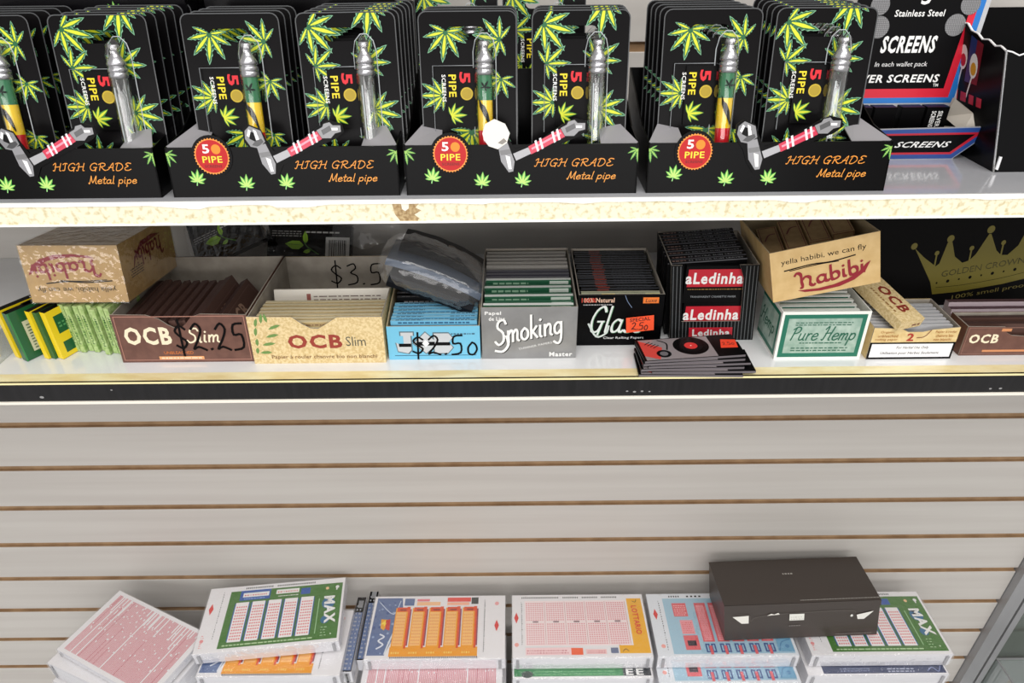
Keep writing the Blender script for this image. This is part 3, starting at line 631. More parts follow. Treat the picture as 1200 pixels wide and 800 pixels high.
def deco(b):
    F = FRONT(0, 0, 0); b.rect(0, 28.5, 102, 32.6, mat((176, 152, 104), .6), F); b.lines(40, 29.6, 50, 1.6, 1, mat((120, 90, 60)), F, .7, 8, 3)
p = packet_mesh(102, 33, 4.0, hp, mat((222, 208, 172), .6), deco).build('rolling_paper_packet')
row(p, 7, 'tan hemp paper packet standing crosswise in the tan tray', 'tan packets in the hemp tray', (-0.2085, -0.2065, ZL+.0025), (0, .0056, 0), lean=6)
def deco(b):
    F = FRONT(0, 0, 0); b.lines(34, 13, 58, 20, 7, mat((110, 90, 84)), F, .3, 9, 5); b.rect(28, 12, 31.5, 33, mat((150, 84, 74)), F)
p = packet_mesh(100, 37, 4.5, mat((226, 220, 208), .5), None, deco).build('rolling_paper_packet'); place(p, (-0.2055, -0.1640, ZL+.003), (-20, 0, 0.8)); tag(p, 'off-white packet with lines of small print at the back of the tan tray', 'rolling papers')
# --- blue tray
root, P = tray('paper_tray', 'light blue open tray with silver logo and handwritten price 2.50', 'display tray', (-0.1015, -0.2055, ZL), 75.5, 92, 30.5, 44, mat((112, 190, 222), .4, .3), M_kraftin, P=SH(0, .08))
def f(b, F):
    b.rect(5, 3.6, 72, 4.1, mat((30, 60, 90)), F); b.layer()
    sil = mat((196, 200, 204), .3, .4); dk = mat((28, 30, 34), .4)
    for off, m_, e in ((.9, mat((90, 110, 120)), 1.0), (0, sil, 0)):
        b.poly([(8-e*.4, 8-off), (16+e, 6-off), (19+e, 9), (19+e, 22), (21+e, 22), (21+e, 25+e), (11-e, 25+e), (11-e, 22), (13, 22), (13, 14), (11, 13), (7-e, 16)], m_, F); b.layer()
        b.poly([(21-e, 15), (31, 25+e), (41+e, 15), (31, 6-e)], m_, F); b.layer()
        b.poly([(38-e, 24+e), (50, 24+e), (53+e, 20), (50, 16), (53+e, 11), (49, 6-e), (38-e, 6-e)], m_, F); b.layer()
    b.rect(9, 12, 19, 15, dk, F); b.rect(23.5, 13, 38.5, 16.5, dk, F); b.rect(39, 13, 51, 16, dk, F); b.layer(); b.poly([(28, 15), (31, 18.5), (34, 15), (31, 11.5)], mat((230, 232, 234)), F)
    b.script('$2.50', 19, 4.5, 56, 18.5, mat(INK, .3), F, pen=.085, gap=.06)
    b.lines(52, 23, 20, 2, 1, mat((60, 90, 110)), F, .5, 3, 2)
decal(root, P, f, 'lettering')
def f(b, F): b.lines(-82, 18, 66, 13, 1, mat((120, 30, 40)), F, .8, 6, 10)
def bluedeco(c, t, hh=31.5):
    def g(b):
        T_ = TOP(0, 0, hh); b.lines(4, t*.25, 22, t*.5, 1, mat(c), T_, .8, 5, 3); b.lines(48, t*.25, 20, t*.5, 1, mat(c), T_, .8, 6, 3)
        b.rect(0, 27, 70, 27.6, mat(c), FRONT(0, 0, 0)); b.lines(6, 29, 58, 2, 1, mat(c), FRONT(), .7, 5, 3)
    return g
p = packet_mesh(70, 31.5, 3.4, mat((104, 178, 214), .45), mat((150, 208, 232), .45), bluedeco((30, 90, 130), 3.4)).build('rolling_paper_packet')
row(p, 6, 'light blue paper packet standing in front half of the blue tray', 'blue packets in the blue tray', (-0.0985, -0.2025, ZL+.0022), (0, .0056, 0), lean=5)
p = packet_mesh(69, 34, 3.6, mat((24, 24, 27), .4, .3), mat((60, 60, 64), .4), bluedeco((150, 150, 155), 3.6, 34)).build('rolling_paper_packet')
row(p, 5, 'black paper packet standing behind the blue ones in the blue tray', 'black packets in the blue tray', (-0.098, -0.1680, ZL+.0026), (0, .0078, 0), lean=5)
# --- silver tray
root, P = tray('paper_tray', 'silver open tray with white script lettering and green packets', 'display tray', (-0.0245, -0.2055, ZL), 77, 110, 48, 49, M_silver, M_greyin, P=SH(0, .02))
def f(b, F):
    w_ = mat(WHITE, .4); b.text('Papel', 3, 40.5, 13, 4, w_, F, .05); b.text('de Liar', 6, 36, 13, 3.6, w_, F, .05)
    for dx, dy, m_ in ((.7, -.7, mat((40, 40, 42))), (0, 0, w_)):
        b.script('Smoking', 11+dx, 14+dy, 56, 21, m_, F, pen=.095, nib=.05, rot=11, shear=.18)
        b.stroke([(20+dx, 22+dy), (21.5+dx, 14+dy), (17+dx, 7.5+dy), (11+dx, 8+dy)], 2.2, m_, F); b.layer()
    b.text('THINNER PAPERS', 30, 8.6, 28, 2, (225, 225, 225), F, .03, rot=13); b.text('Master', 55, 2.2, 19, 4.4, w_, F, .06)
decal(root, P, f, 'lettering')
def gdeco(b):
    F = FRONT(0, 0, 0); b.lines(6, 42, 30, 2.6, 1, mat((150, 190, 160)), F, .7, 5, 4); b.rect(54, 41.5, 70, 45, mat((210, 220, 210)), F); b.rect(4, 34, 20, 38, mat((190, 110, 90)), F); b.disc(48, 37, 3, mat((160, 60, 40)), F, 10, 1.6)
gp = mat((34, 90, 62), .4, .2)
p = packet_mesh(72, 46, 4.0, gp, mat((228, 232, 226), .5), gdeco).build('rolling_paper_packet')
row(p, 4, 'green packet with white top edge in the silver tray', 'green packets in the silver tray', (-0.0222, -0.2030, ZL+.0022), (0, .0143, 0), lean=3)
p = packet_mesh(72, 45, 4.0, gp, mat((50, 104, 76), .5), gdeco).build('rolling_paper_packet')
row(p, 3, 'green packet with green top edge in the silver tray', 'plain green packets in the silver tray', (-0.0222, -0.1960, ZL+.0012), (0, .0143, 0), lean=3)
p = packet_mesh(72, 45, 4.0, mat((62, 60, 70), .4), mat((96, 96, 104), .4)).build('rolling_paper_packet')
row(p, 3, 'dark grey packet behind the green ones in the silver tray', 'dark packets in the silver tray', (-0.0222, -0.1535, ZL+.002), (0, .0062, 0), lean=3)
p = packet_mesh(72, 46, 3.4, mat((150, 146, 140), .5), mat((206, 202, 194), .5)).build('rolling_paper_packet')
row(p, 5, 'light grey packet at the back of the silver tray', 'light grey packets in the silver tray', (-0.0222, -0.1330, ZL+.002), (0, .0068, 0), lean=3)
# --- black glass tray
root, P = tray('paper_tray', 'black open tray with white script lettering and orange price sticker', 'display tray', (0.0550, -0.1865, ZL), 70.5, 88, 47.5, 49, mat((10, 10, 13), .25, .5), M_greyin, P=SH(0, .05))
def f(b, F):
    b.text('100% Natural', 2.5, 40.5, 27, 4.2, (236, 196, 170), F, .03); b.text('100%', 2.5, 40.5, 12, 4.2, (200, 60, 40), F, .04); b.lines(4, 38, 24, 1.2, 1, mat((170, 170, 170)), F, .7, 3, 2)
    b.rect(53, 39.5, 66, 44.8, mat((232, 120, 40)), F); b.layer(); b.text('Luxe', 55, 40.4, 9, 3.4, (70, 30, 10), F, .02, shear=.2)
    for dx, c in ((.5, (96, 150, 110)), (0, (222, 228, 224))): b.script('Glass', 8+dx, 13-dx, 46, 24, mat(c, .35), F, pen=.06, nib=.05, shear=.22); 
    b.stroke([(9, 21), (16, 9), (24, 12), (26, 19)], 1.6, mat((200, 210, 204)), F); b.text('Clear Rolling Papers', 22, 6, 34, 2.8, (220, 220, 220), F, .02)
    b.stroke([(38, 47), (40, 42), (44, 36)], .5, mat((110, 130, 160)), F)
decal(root, P, f, 'lettering')
def f(b, F):
    b.poly([(41, 12.5), (64, 15), (63, 29), (40, 26.5)], mat((244, 84, 40), .5), F); b.layer(); b.text('SPECIAL', 43.5, 22.5, 17, 3.4, (60, 12, 10), F, .04, rot=6); b.script('2.50', 45, 15.5, 14, 7, mat((70, 20, 16)), F, pen=.12)
decal(root, P, f, 'price_sticker')
def kdeco(b):
    T_ = TOP(0, 0, 44); b.rect(14, .4, 24, 2.6, mat((150, 52, 34)), T_); b.lines(30, .9, 28, 1.3, 1, mat((70, 72, 80)), T_, .8, 4, 4)
    F = FRONT(0, 0, 0); b.rect(14, 38, 23, 43.6, mat((140, 46, 30)), F); b.rect(0, 43.2, 65, 43.8, mat((84, 86, 92)), F)
p = packet_mesh(65, 44, 3.0, mat((15, 15, 18), .35, .3), mat((34, 34, 38), .35), kdeco).build('rolling_paper_packet')
row(p, 17, 'thin black packet with dull red mark in the black tray', 'black packets in the black tray', (0.0575, -0.1775, ZL+.0018), (0, .0046, .0001), lean=5, jit=1.0)
def ydeco(b):
    F = FRONT(0, 0, 0); b.poly([(15, 38), (26, 38), (28, 44), (17, 44)], mat((240, 190, 30)), F); b.rect(53, 42, 65, 44.4, mat((232, 220, 120)), F); b.rect(0, 43.8, 65, 44.7, mat((220, 224, 190)), F)
p = packet_mesh(65, 45, 3.0, mat((18, 18, 22), .35, .3), mat((200, 200, 170), .35), ydeco).build('rolling_paper_packet'); place(p, (0.0575, -0.1825, ZL+.0018), (-5, 0, 0)); tag(p, 'foremost packet in the black tray, with yellow flash and pale edge', 'rolling papers')
# --- pinstriped box with window
root = thing('paper_box', 'dark grey pinstriped tall box with a window showing red-labelled packets', 'display tray', (0.1355, -0.180, ZL), (0, 0, 0)); P = SH(-.10, -.02)
pin = mat((44, 46, 48), .4, .3); pl = mat((92, 96, 98), .4); W_, H_, D_ = 71, 72, 62
b = MB(); win = [(9, 20), (57, 20), (59, 22), (59, 60), (56, 71.5), (56, 72), (9.5, 72), (9.5, 68)]
b.prism([(0, 0), (W_, 0), (W_, 19), (0, 19)], -.8, 0, pin, M_greyin, M=FRONT()); b.prism([(0, 19), (9.5, 19), (9.5, 70), (9, H_), (0, H_)], -.8, 0, pin, M_greyin, M=FRONT()); b.prism([(59, 19), (W_, 19), (W_, H_), (55, H_), (59, 60)], -.8, 0, pin, M_greyin, M=FRONT()); b.build('front_panel', root, P)
for x, N_ in ((0, LEFT(0, 0, 0)), (W_, RIGHT(W_, 0, 0))):
    sg = -1 if x == 0 else 1; pts = [(sg*.8, 0), (sg*D_, 0), (sg*D_, H_+3), (sg*.8, H_)]
    b = MB(); b.prism(pts if sg > 0 else pts[::-1], -.8, 0, pin, M_greyin, M=N_); b.build('side_panel', root, P)
b = MB(); b.box(.8, W_-.8, D_-.8, D_, 0, H_+3, pin, mfront=M_greyin); b.build('back_panel', root, P)
b = MB(); b.box(.8, W_-.8, .8, D_-.8, 0, .8, M_greyin); b.build('base_panel', root, P)
def f(b, F):
    for i in range(24): x = 1.5+i*2.95; b.rect(x, 0, x+.55, 19 if 9 < x < 59 else H_-1, pl, F)
    b.layer(); b.rect(16, 2, 53, 13, mat((190, 24, 44)), F); b.text('Ledinha', 19, 4.2, 32, 7, WHITE, F, .06)
decal(root, P, f, 'lettering')
def ledi(b, full=True):
    F = FRONT(0, 0, 0); b.rect(2, 15, 52, 31, mat((190, 24, 44), .4), F); b.text('aLedinha', .5, 17.5, 47, 10.5, WHITE, F, .06); b.lines(3, 12.4, 48, 1.4, 1, mat((140, 110, 50)), F, .6, 4, 2); b.text('TRANSPARENT CIGARETTE PAPER', 6, 5, 38, 1.8, (150, 155, 160), F)
p = packet_mesh(54, 34, 4, mat((20, 21, 24), .4, .3), None, ledi).build('rolling_paper_packet'); place(p, (0.1355+.0065, -0.1778, ZL+.0355), (0, 0, 0)); tag(p, 'red-labelled packet in the window of the pinstriped box, upper', 'rolling papers', 'window packets')
q = copy_tree(p); q.location = (0.1355+.0085, -0.1776, ZL+.0012); q['label'] = 'red-labelled packet in the window of the pinstriped box, lower and half hidden'
def ldeco(b):
    T_ = TOP(0, 0, 69); b.lines(4, 1, 11, 1.8, 1, mat((150, 120, 112)), T_, .9, 3, 3); b.text('32 EXTRA SLIM LEAVES', 17, .9, 44, 1.9, (150, 152, 156), T_, .03)
    F = FRONT(0, 0, 0); b.rect(0, 67.6, 64, 68.6, mat((84, 84, 88)), F)
p = packet_mesh(64, 69, 3.9, mat((20, 20, 23), .4, .3), mat((26, 26, 29), .4), ldeco).build('rolling_paper_packet')
row(p, 9, 'black extra slim packet standing upright in the pinstriped box', 'black packets in the pinstriped box', (0.1325, -0.171, ZL+.0012), (0, .0058, .0006), lean=-1, jit=.5, rot=-4)
# --- pure hemp box
root, P = tray('paper_box', 'white and teal box with italic hemp lettering, right of pinstriped box', 'display tray', (0.2145, -0.2105, ZL), 70.5, 44, 43.5, 44, mat((236, 238, 232), .45), mat((226, 226, 220), .6), P=SH(0, .05))
teal = mat((28, 110, 88), .4); pale = noisy('marbled_print', (140, 168, 154), (176, 196, 184), (120, 120, 120), .45, detail=8)
def f(b, F):
    b.rect(2.2, 2.2, 68, 41, teal, F); b.layer(); b.rect(6, 6, 64.5, 37.5, pale, F); b.layer()
    g = mat((30, 96, 74), .4); b.script('Pure Hemp', 9, 18, 53, 12, g, F, pen=.09, nib=.05, shear=.25)
    b.lines(12, 31.5, 46, 4, 2, g, F, .35, 3, 3); b.lines(18, 15, 34, 1.6, 1, g, F, .5, 4, 3); b.lines(12, 8, 46, 4.6, 2, g, F, .35, 6, 3)
decal(root, P, f, 'lettering')
def f(b, F):
    b.rect(-44, 2.2, -2, 41, teal, F); b.layer(); b.rect(-44, 6, -5.5, 37.5, pale, F); b.script('mp', -22, 18, 14, 13, mat((30, 96, 74), .4), F, pen=.09, nib=.05, shear=.25)
b = MB(); b.lift = .08
F = FR((0, 44, 0), (0, -1, 0), (0, 0, 1)); b.rect(0, 2.2, 41.5, 41, teal, F); b.layer(); b.rect(0, 6, 38, 37.5, pale, F); b.script('Hemp', 2, 17, 32, 13, mat((30, 96, 74), .4), F, pen=.09, nib=.05, shear=.25); b.build('side_print', root, P)
pd = lambda b: (b.rect(1.5, 26, 60.5, 36.5, teal, FRONT()), b.layer(), b.rect(4, 26, 58, 34, pale, FRONT()))
p = packet_mesh(62, 38, 3.6, mat((232, 234, 228), .5), mat((228, 232, 224), .5), pd).build('rolling_paper_packet')
row(p, 5, 'white and teal hemp packet inside the teal bordered box', 'hemp packets in the teal box', (0.2185, -0.200, ZL+.0015), (0, .0066, .0008), lean=2, jit=.3)
# --- tilted tan box lying on the hemp box, open, with four packets
root, P = tray('paper_box', 'tan open box with dark red lettering tilted on top of the teal hemp box', 'display tray', (0.2061, -0.2057, 1.2376), 80, 95, 42, 40, M_kraft, M_kraftin, rot=(-4, -13.8, -2.3), P=SH(0, 0))
def habibi(b, F, w):
    dr = mat((142, 22, 38), .45); bk = mat((44, 34, 32), .5)
    b.text('yella habibi, we can fly', 8, 29, w-18, 5.6, bk, F, -.002); b.stroke([(10, 25), (30, 26.3), (45, 25.4), (w-18, 27)], 1.0, bk, F); b.stroke([(14, 24.2), (34, 25.2), (50, 24.6)], .7, bk, F)
    b.script('Nabibi', 20, 8.5, 50, 12.5, dr, F, pen=.14, nib=.11, nang=40, rot=4)
    b.layer(); b.poly([(19, 6.5), (24, 4.2), (36, 2.8), (50, 3.4), (61, 6.6), (69, 12), (73, 20), (70, 18.5), (64, 12.4), (56, 8.4), (46, 6), (34, 5.2), (26, 6)], dr, F)
decal(root, P, lambda b, F: habibi(b, F, 80), 'lettering')
habroot = root
kp = noisy('tan_packet', (156, 128, 88), (170, 142, 100), (200, 200, 200), .6)
def hdeco(b):
    T_ = TOP(0, 0, 21); b.frame(1, 1, 15, 42, .6, mat((100, 40, 40)), T_); b.stroke([(4, 22), (8, 30), (13, 31)], 1.2, mat((110, 50, 48)), T_)
    F = FRONT(0, 0, 0); b.frame(.5, .5, 15.5, 20.5, .5, mat((110, 50, 46)), F)
p = packet_mesh(16, 21, 43, kp, None, hdeco).build('rolling_paper_packet')
labs = ['leftmost', 'second from the left', 'third from the left', 'rightmost and highest']
Mt = Matrix.Translation((0.2061, -0.2057, 1.2376)) @ Matrix.Rotation(R(-2.3), 4, 'Z') @ Matrix.Rotation(R(-13.8), 4, 'Y') @ Matrix.Rotation(R(-4), 4, 'X')
for i in range(4):
    o = p if i == 0 else copy_tree(p)
    o.location = Mt @ Vector((.004+i*.0172, .034-.001*i, .006+.003*i)); o.rotation_euler = (R(8), R(-13.8), R(-8)); tag(o, 'tan packet with dark red outline inside the tilted tan box, '+labs[i], 'rolling papers', 'packets in the tilted tan box')
# --- shrink-wrapped upside-down tan box at the left on the green packets
root = thing('paper_box', 'shrink-wrapped tan box lying upside down on the green packets', 'box', (-0.3846, -0.1933, 1.2373), (-8.5, 1.4, 2.3))
b = MB(); b.box(0, 75.5, 0, 98, 0, 47, M_wrapkraft); b.build('carton_body', root)
def rotF(F, w, h): return F @ Matrix(((-1,0,0,w),(0,-1,0,h),(0,0,1,0),(0,0,0,1)))
b = MB(); b.lift = .08; b.clip = None; habibi(b, rotF(FRONT(0, 0, 0), 76, 43), 79); b.build('lettering', root)
b = MB(); b.lift = .08; Fs = rotF(RIGHT(75.5, 6, 0), 82, 45); dr = mat((120, 26, 36), .45)
b.script('Nabibi', 14, 10, 50, 14, dr, Fs, pen=.12, nib=.1, nang=40); b.poly([(13, 7), (30, 4), (50, 5), (66, 14), (70, 24), (64, 16), (50, 9), (30, 8)], dr, Fs); b.lines(54, 22, 22, 8, 4, mat((70, 50, 40)), Fs, .4, 3, 5); b.build('side_lettering', root)
b = MB(); b.box(-.8, 76.3, -.8, 98.8, -.6, 47.8, M_wrap); b.build('plastic_wrap', root)
# --- green and yellow packets standing at the left
def pk(name, w, d, h, body, loc, yaw, label, group=None, deco=None, top=None, roll=0):
    b = MB(); b.box(0, w, 0, d, 0, h, body, mtop=top or body); b.lift = .06
    if deco: deco(b, w, d, h)
    o = b.build(name); place(o, loc, (0, roll, yaw)); return tag(o, label, 'rolling papers', group)
yel = mat((246, 214, 26), .4, .3); dgr = mat((16, 92, 50), .4, .3); lgr = noisy('pale_green_packet', (138, 172, 92), (190, 210, 148), (250, 250, 250), .5)
blk_top = mat((26, 26, 24), .5)
pk('rolling_paper_packet', 6.5, 40, 45, yel, (-0.4170, -0.1955, ZL+.0005), -30, 'yellow-edged packet, leftmost of the standing packets under the wrapped box', top=blk_top)
def dd(b, w, d, h):
    F = RIGHT(w, 0, 0); b.rect(8, 6, 24, 34, mat((206, 208, 176)), F); b.layer(); b.lines(10, 8, 12, 24, 9, mat((90, 110, 80)), F, .4, 4, 4); b.rect(0, 0, 1.2, h, mat((60, 140, 80)), F)
pk('rolling_paper_packet', 6.5, 40, 45, dgr, (-0.4075, -0.2005, ZL+.0005), -30, 'dark green packet with cream panel, second from the left under the wrapped box', deco=dd, top=blk_top)
pk('rolling_paper_packet', 6, 40, 45, dgr, (-0.4010, -0.1860, ZL+.0005), -30, 'dark green packet with no panel beside the cream-panelled one', top=blk_top)
pk('rolling_paper_packet', 5, 40, 45, yel, (-0.3905, -0.1985, ZL+.0005), -22, 'yellow-edged packet right of the cream-panelled green one', top=blk_top)
pk('rolling_paper_packet', 5, 40, 44, dgr, (-0.3850, -0.1985, ZL+.0005), -22, 'narrow dark green packet between two yellow ones', top=blk_top)
def dy(b, w, d, h):
    F = RIGHT(w, 0, 0); b.rect(5, 22, 22, 38, dgr, F); b.rect(5, 4, 22, 14, dgr, F); b.layer(); b.lines(7, 27, 12, 6, 2, mat((90, 160, 100)), F, .5, 4, 4)
pk('rolling_paper_packet', 6, 40, 44, yel, (-0.3790, -0.1985, ZL+.0005), -22, 'yellow packet with green panels on its side, beside the pale green ones', deco=dy, top=blk_top)
for i in range(8):
    o = pk('rolling_paper_packet', 4.3, 38, 45-(i % 3)*.8, lgr, (-0.3700+i*.0057, -0.1880-(i % 2)*.002-(.004 if i > 4 else 0), ZL+.0005), -9, 'pale green packet standing between the yellow packets and the brown tray', 'pale green packets',
       deco=lambda b, w, d, h: (b.text('PURE HEMP', 3.2, 8, 28, 2.0, (60, 104, 50), FRONT(), .03, rot=90)))
# --- black leaf packs lying behind the trays
def leafpack(loc, rot, w, h, label, bar, dy=0):
    root = thing('leaf_print_pack', label, 'packet', loc, rot); b = MB(); b.box(0, w, 0, 9, 0, h, mat((22, 20, 20), .35, .4)); b.build('pack_body', root)
    b = MB(); b.lift = .06; F = FRONT(0, 0, dy); lg = mat((150, 200, 44), .4); dg = mat((70, 130, 30), .4); x0 = w*.42
    def lf(x, y, a, l, ww):
        c, s_ = math.cos(R(a)), math.sin(R(a)); b.poly([(x+p_*c-q*s_, y+p_*s_+q*c) for p_, q in ((0, 0), (l*.25, ww), (l*.6, ww*1.05), (l, 0), (l*.65, -ww*.8), (l*.25, -ww*.9))], lg, F); b.layer(); b.stroke([(x, y), (x+l*.95*c, y+l*.95*s_)], .4, dg, F)
    b.stroke([(x0+16, 24), (x0+4, 32), (x0, 40)], 1, dg, F); lf(x0+1, 33, 176, 19, 4.6); lf(x0+3, 35, 96, 13, 2.6); lf(x0+8, 28, 195, 8, 2)
    b.lines(4, h-12, w*.35, 7, 3, mat((150, 150, 145)), F, .4, 4, 4); b.lines(w*.45, h-8, w*.4, 2.6, 1, mat((190, 190, 186)), F, .6, 5, 4)
    b.build('leaf_print', root)
    if bar:
        b = MB(); b.lift = .12; b.rect(w-26, 10, w-2, h-12, mat((214, 214, 212)), F); b.layer(); rr = random.Random(4); x = w-23
        while x < w-6: q = rr.uniform(.3, 1); b.rect(x, 14, x+q, h-15, mat((30, 30, 30)), F); x += q+rr.uniform(.4, .9)
        b.build('barcode_label', root)
    b = MB(); b.box(-3, w+3, -1.2, 10, -1, h+2, M_wrap); b.build('plastic_sleeve', root)
leafpack((-0.316, -0.052, ZL+.0100), (-38, -24, 0), 80, 50, 'black pack with green leaf print, behind the brown tray', False, -13)
leafpack((-0.2475, -0.057, ZL+.0035), (-38, 3, 2), 84, 54, 'black pack with leaf and barcode label, behind the tan tray', True)
b = MB(); pts = []; rr = random.Random(9); nx, ny = 12, 5
vs = [((i-6)*7, (j-2)*7, 6*math.sin(i*1.1+j)+3*math.cos(j*2.1+i*.7)+j*2+ (8 if 2 < i < 9 else 2)) for j in range(ny) for i in range(nx)]
b.add(vs, [(j*nx+i, j*nx+i+1, (j+1)*nx+i+1, (j+1)*nx+i) for j in range(ny-1) for i in range(nx-1)], M_bag, None, True)
o = b.build('plastic_bag'); place(o, (-0.130, -0.058, 1.2320), (35, 6, 0)); tag(o, 'crumpled clear plastic sleeve behind the tan tray and the bag', 'bag')
# --- clear bag with dark packs lying across the blue tray
root = thing('plastic_bag', 'clear plastic bag of dark packs slumped across the blue tray', 'bag', (-0.1020, -0.180, 1.2440), (-6, 21, -3))
def slab(nm, x0, x1, y0, y1, z0, z1, m, bend=0.0, rnd=0.0):
    b = MB(); n = 10; vs = []
    for i in range(n+1):
        x = x0+(x1-x0)*i/n; dz = -bend*((i/n-.4)**2); e = .8*math.sin(i*2.1+z0)
        vs += [(x, y0+rnd, z0+dz), (x, y1, z0+dz), (x, y1+e, z1-rnd*.3+dz), (x, y0+rnd, z1+dz), (x, y0+e*.4, (z0+z1)/2+dz)]
    k = 5; fs = [(k*i+q, k*i+k+q, k*i+k+(q+1) % k, k*i+(q+1) % k) for i in range(n) for q in range(k)] + [(0,1,2,3,4), (k*n+4, k*n+3, k*n+2, k*n+1, k*n)]
    b.add(vs, [f[::-1] for f in fs], m); b.build(nm, root)
navy = mat((84, 98, 118), .35, .4)
slab('dark_pack', 0, 73, -4, 26, 0, 10, mat((40, 46, 58), .28, .6), 3, 2); slab('dark_pack', 6, 74, 6, 40, 11.5, 15, mat((34, 36, 42), .3, .5), 6); slab('dark_pack', -6, 76, 2, 50, 17, 23, navy, 12); slab('dark_pack', 0, 72, 22, 62, 25, 32, mat((44, 44, 48), .4, .4), 16)
b = MB(); nx, ny = 20, 16; vs = []; rr = random.Random(3)
for j in range(ny):
    for i in range(nx):
        u, v = i/(nx-1), 2*math.pi*j/ny; x = -12+94*u; r = 1-.5*abs(2*u-1)**6; c, s_ = math.cos(v), math.sin(v)
        sc_ = lambda t: math.copysign(abs(t)**.55, t)
        vs.append((x, 29+35*sc_(c)*r+rr.uniform(-1, 1), 15+18.5*sc_(s_)*r-15*(u-.4)**2+rr.uniform(-1, 1)))
b.add(vs, [(j*nx+i, j*nx+i+1, ((j+1) % ny)*nx+i+1, ((j+1) % ny)*nx+i) for j in range(ny) for i in range(nx-1)], M_bag, None, True); b.build('clear_bag', root)
# --- fanned pile of turntable packs
def rec(b, lead=True):
    T_ = TOP(0, 0, 2.2); b.rect(2, 1, 60, 34, mat((142, 134, 136), .3, .5), T_); b.layer(); b.rect(60, 0, 82, 35, mat((20, 19, 21), .3, .5), T_); b.layer()
    b.poly([(2, 8), (13, 1.4), (19, 20), (2, 33)], mat((206, 70, 62), .4), T_) if lead else None; b.layer()
    b.disc(43, 20, 14.6, mat((20, 20, 22), .25, .6), T_, 32); b.layer(); b.disc(43, 20, 9.5, mat((44, 42, 44), .25, .6), T_, 28); b.layer(); b.disc(43, 20, 5.4, mat((214, 52, 50), .4), T_, 20); b.layer(); b.disc(43, 20, .7, mat((240, 230, 220)), T_, 8)
    b.disc(18, 10, 6, mat((30, 30, 34), .3, .4), T_, 18); b.layer(); b.disc(18, 10, 3.4, mat((110, 106, 110), .3, .4), T_, 14); b.layer(); b.stroke([(18, 32), (24, 26), (22, 16)], 1.2, mat((40, 40, 42)), T_)
    for k in range(4): b.stroke([(6+k*2, 26-k*2), (11+k*2, 30-k*2)], .8, mat((40, 30, 30)), T_)
for i in range(6):
    b = MB(); b.box(0, 82, 0, 35, 0, 2.2, mat((26, 24, 26), .35, .4), mfront=mat((110, 104, 108), .4)); b.lift = .06
    if i == 5: rec(b); b.layer(); b.poly([(66, 13), (80, 12), (82, 25), (70, 27)], mat((240, 70, 40), .5), TOP(0, 0, 2.2)); b.layer(); b.script('2.50', 69, 17, 10, 5, mat((60, 20, 16)), TOP(0, 0, 2.2), pen=.1)
    else: rec(b)
    o = b.build('turntable_pack'); place(o, (0.1045+.0015*(5-i)*(1 if i % 2 else -.6), -0.2310-.0006*(5-i), ZL+.0006+.0021*i), (0, 0, 6-(5-i)*1.5)); o.scale = (1, .9, .85)
    tag(o, ['bottom', 'second from the bottom', 'third from the bottom', 'fourth from the bottom', 'fifth from the bottom', 'topmost'][i] + ' record-player printed pack in the low pile by the black tray' + (', with orange sticker' if i == 5 else ''), 'packet', 'record-player packs')
# --- small hemp packet across, cream box, brown box at the right
root, P = tray('paper_box', 'cream open box with white warning label, right of the teal hemp box', 'display tray', (0.2900, -0.2115, ZL), 69, 46, 29, 30, noisy('cream_card', (214, 186, 128), (228, 204, 150), (200, 200, 200), .5), M_greyin, notch=[(0, 29), (22, 28), (28, 25), (40, 25), (48, 27)], P=SH(0, .05))
def f(b, F):
    b.rect(0, 0, 69, 15.6, mat((24, 22, 24)), F); b.layer(); b.rect(1.6, 1.8, 67.4, 14.2, mat((238, 238, 240)), F); b.layer()
    b.text('For Herbal Use Only', 22, 9, 26, 3, (40, 40, 44), F, .01, shear=.2); b.text('Utilisation pour Herbes Seulement.', 10, 4, 48, 3, (40, 40, 44), F, .01, shear=.2)
    o_ = mat((166, 104, 40)); b.text('Organic', 6, 23.6, 11, 2.6, o_, F, .01); b.text('unbleached', 4.5, 20.4, 16, 2.4, o_, F, .01); b.text('rolling paper', 3, 17, 18, 2.4, o_, F, .01)
    b.text('Papier à rouler', 50, 23.6, 17, 2.6, o_, F, .01); b.text('chanvre bio', 51, 20.4, 14, 2.4, o_, F, .01); b.text('non blanchi', 50, 17, 14, 2.4, o_, F, .01)
    b.text('2', 28, 17, 5.6, 7, (170, 50, 36), F, .05); b.stroke([(36, 20), (42, 21), (46, 27)], .6, mat((120, 60, 40)), F)
decal(root, P, f, 'lettering')
p = packet_mesh(64, 26, 3, mat((176, 176, 178), .5), mat((206, 206, 208), .5)).build('rolling_paper_packet')
row(p, 7, 'thin grey packet standing in the cream box', 'grey packets in the cream box', (0.2925, -0.206, ZL+.0015), (0, .0052, .0002), lean=4, jit=.3)
b = MB(); b.box(0, 24, 0, 58, 0, 8.5, M_hemp); b.lift = .06; Tp = FR((24, 4, 8.5), (0, 1, 0), (-1, 0, 0)); Tq = FR((0, 54, 8.5), (0, -1, 0), (1, 0, 0))
b.text('OCB', 12, 9, 32, 10.5, (136, 50, 38), Tq, .07); b.lines(12, 3.6, 30, 2.4, 1, mat((150, 110, 60)), Tq, .7, 4, 3); b.lines(14, 2, 8, 3, 1, mat((120, 70, 50)), FRONT(), .6, 2, 3)
o = b.build('rolling_paper_packet'); place(o, (0.3050, -0.2150, 1.2165), (14, 2, 20)); tag(o, 'small hemp-coloured packet lying askew on the cream box', 'rolling papers')
root, P = tray('paper_tray', 'brown open tray with cream lettering at the far right of lower shelf', 'display tray', (0.3680, -0.2075, ZL), 104, 24, 27, 27, M_brown, M_greyin, notch=[(0, 27), (30, 26.5), (33, 21), (38, 18.5), (50, 17.5), (60, 21), (64, 26)], P=SH(0, .05))
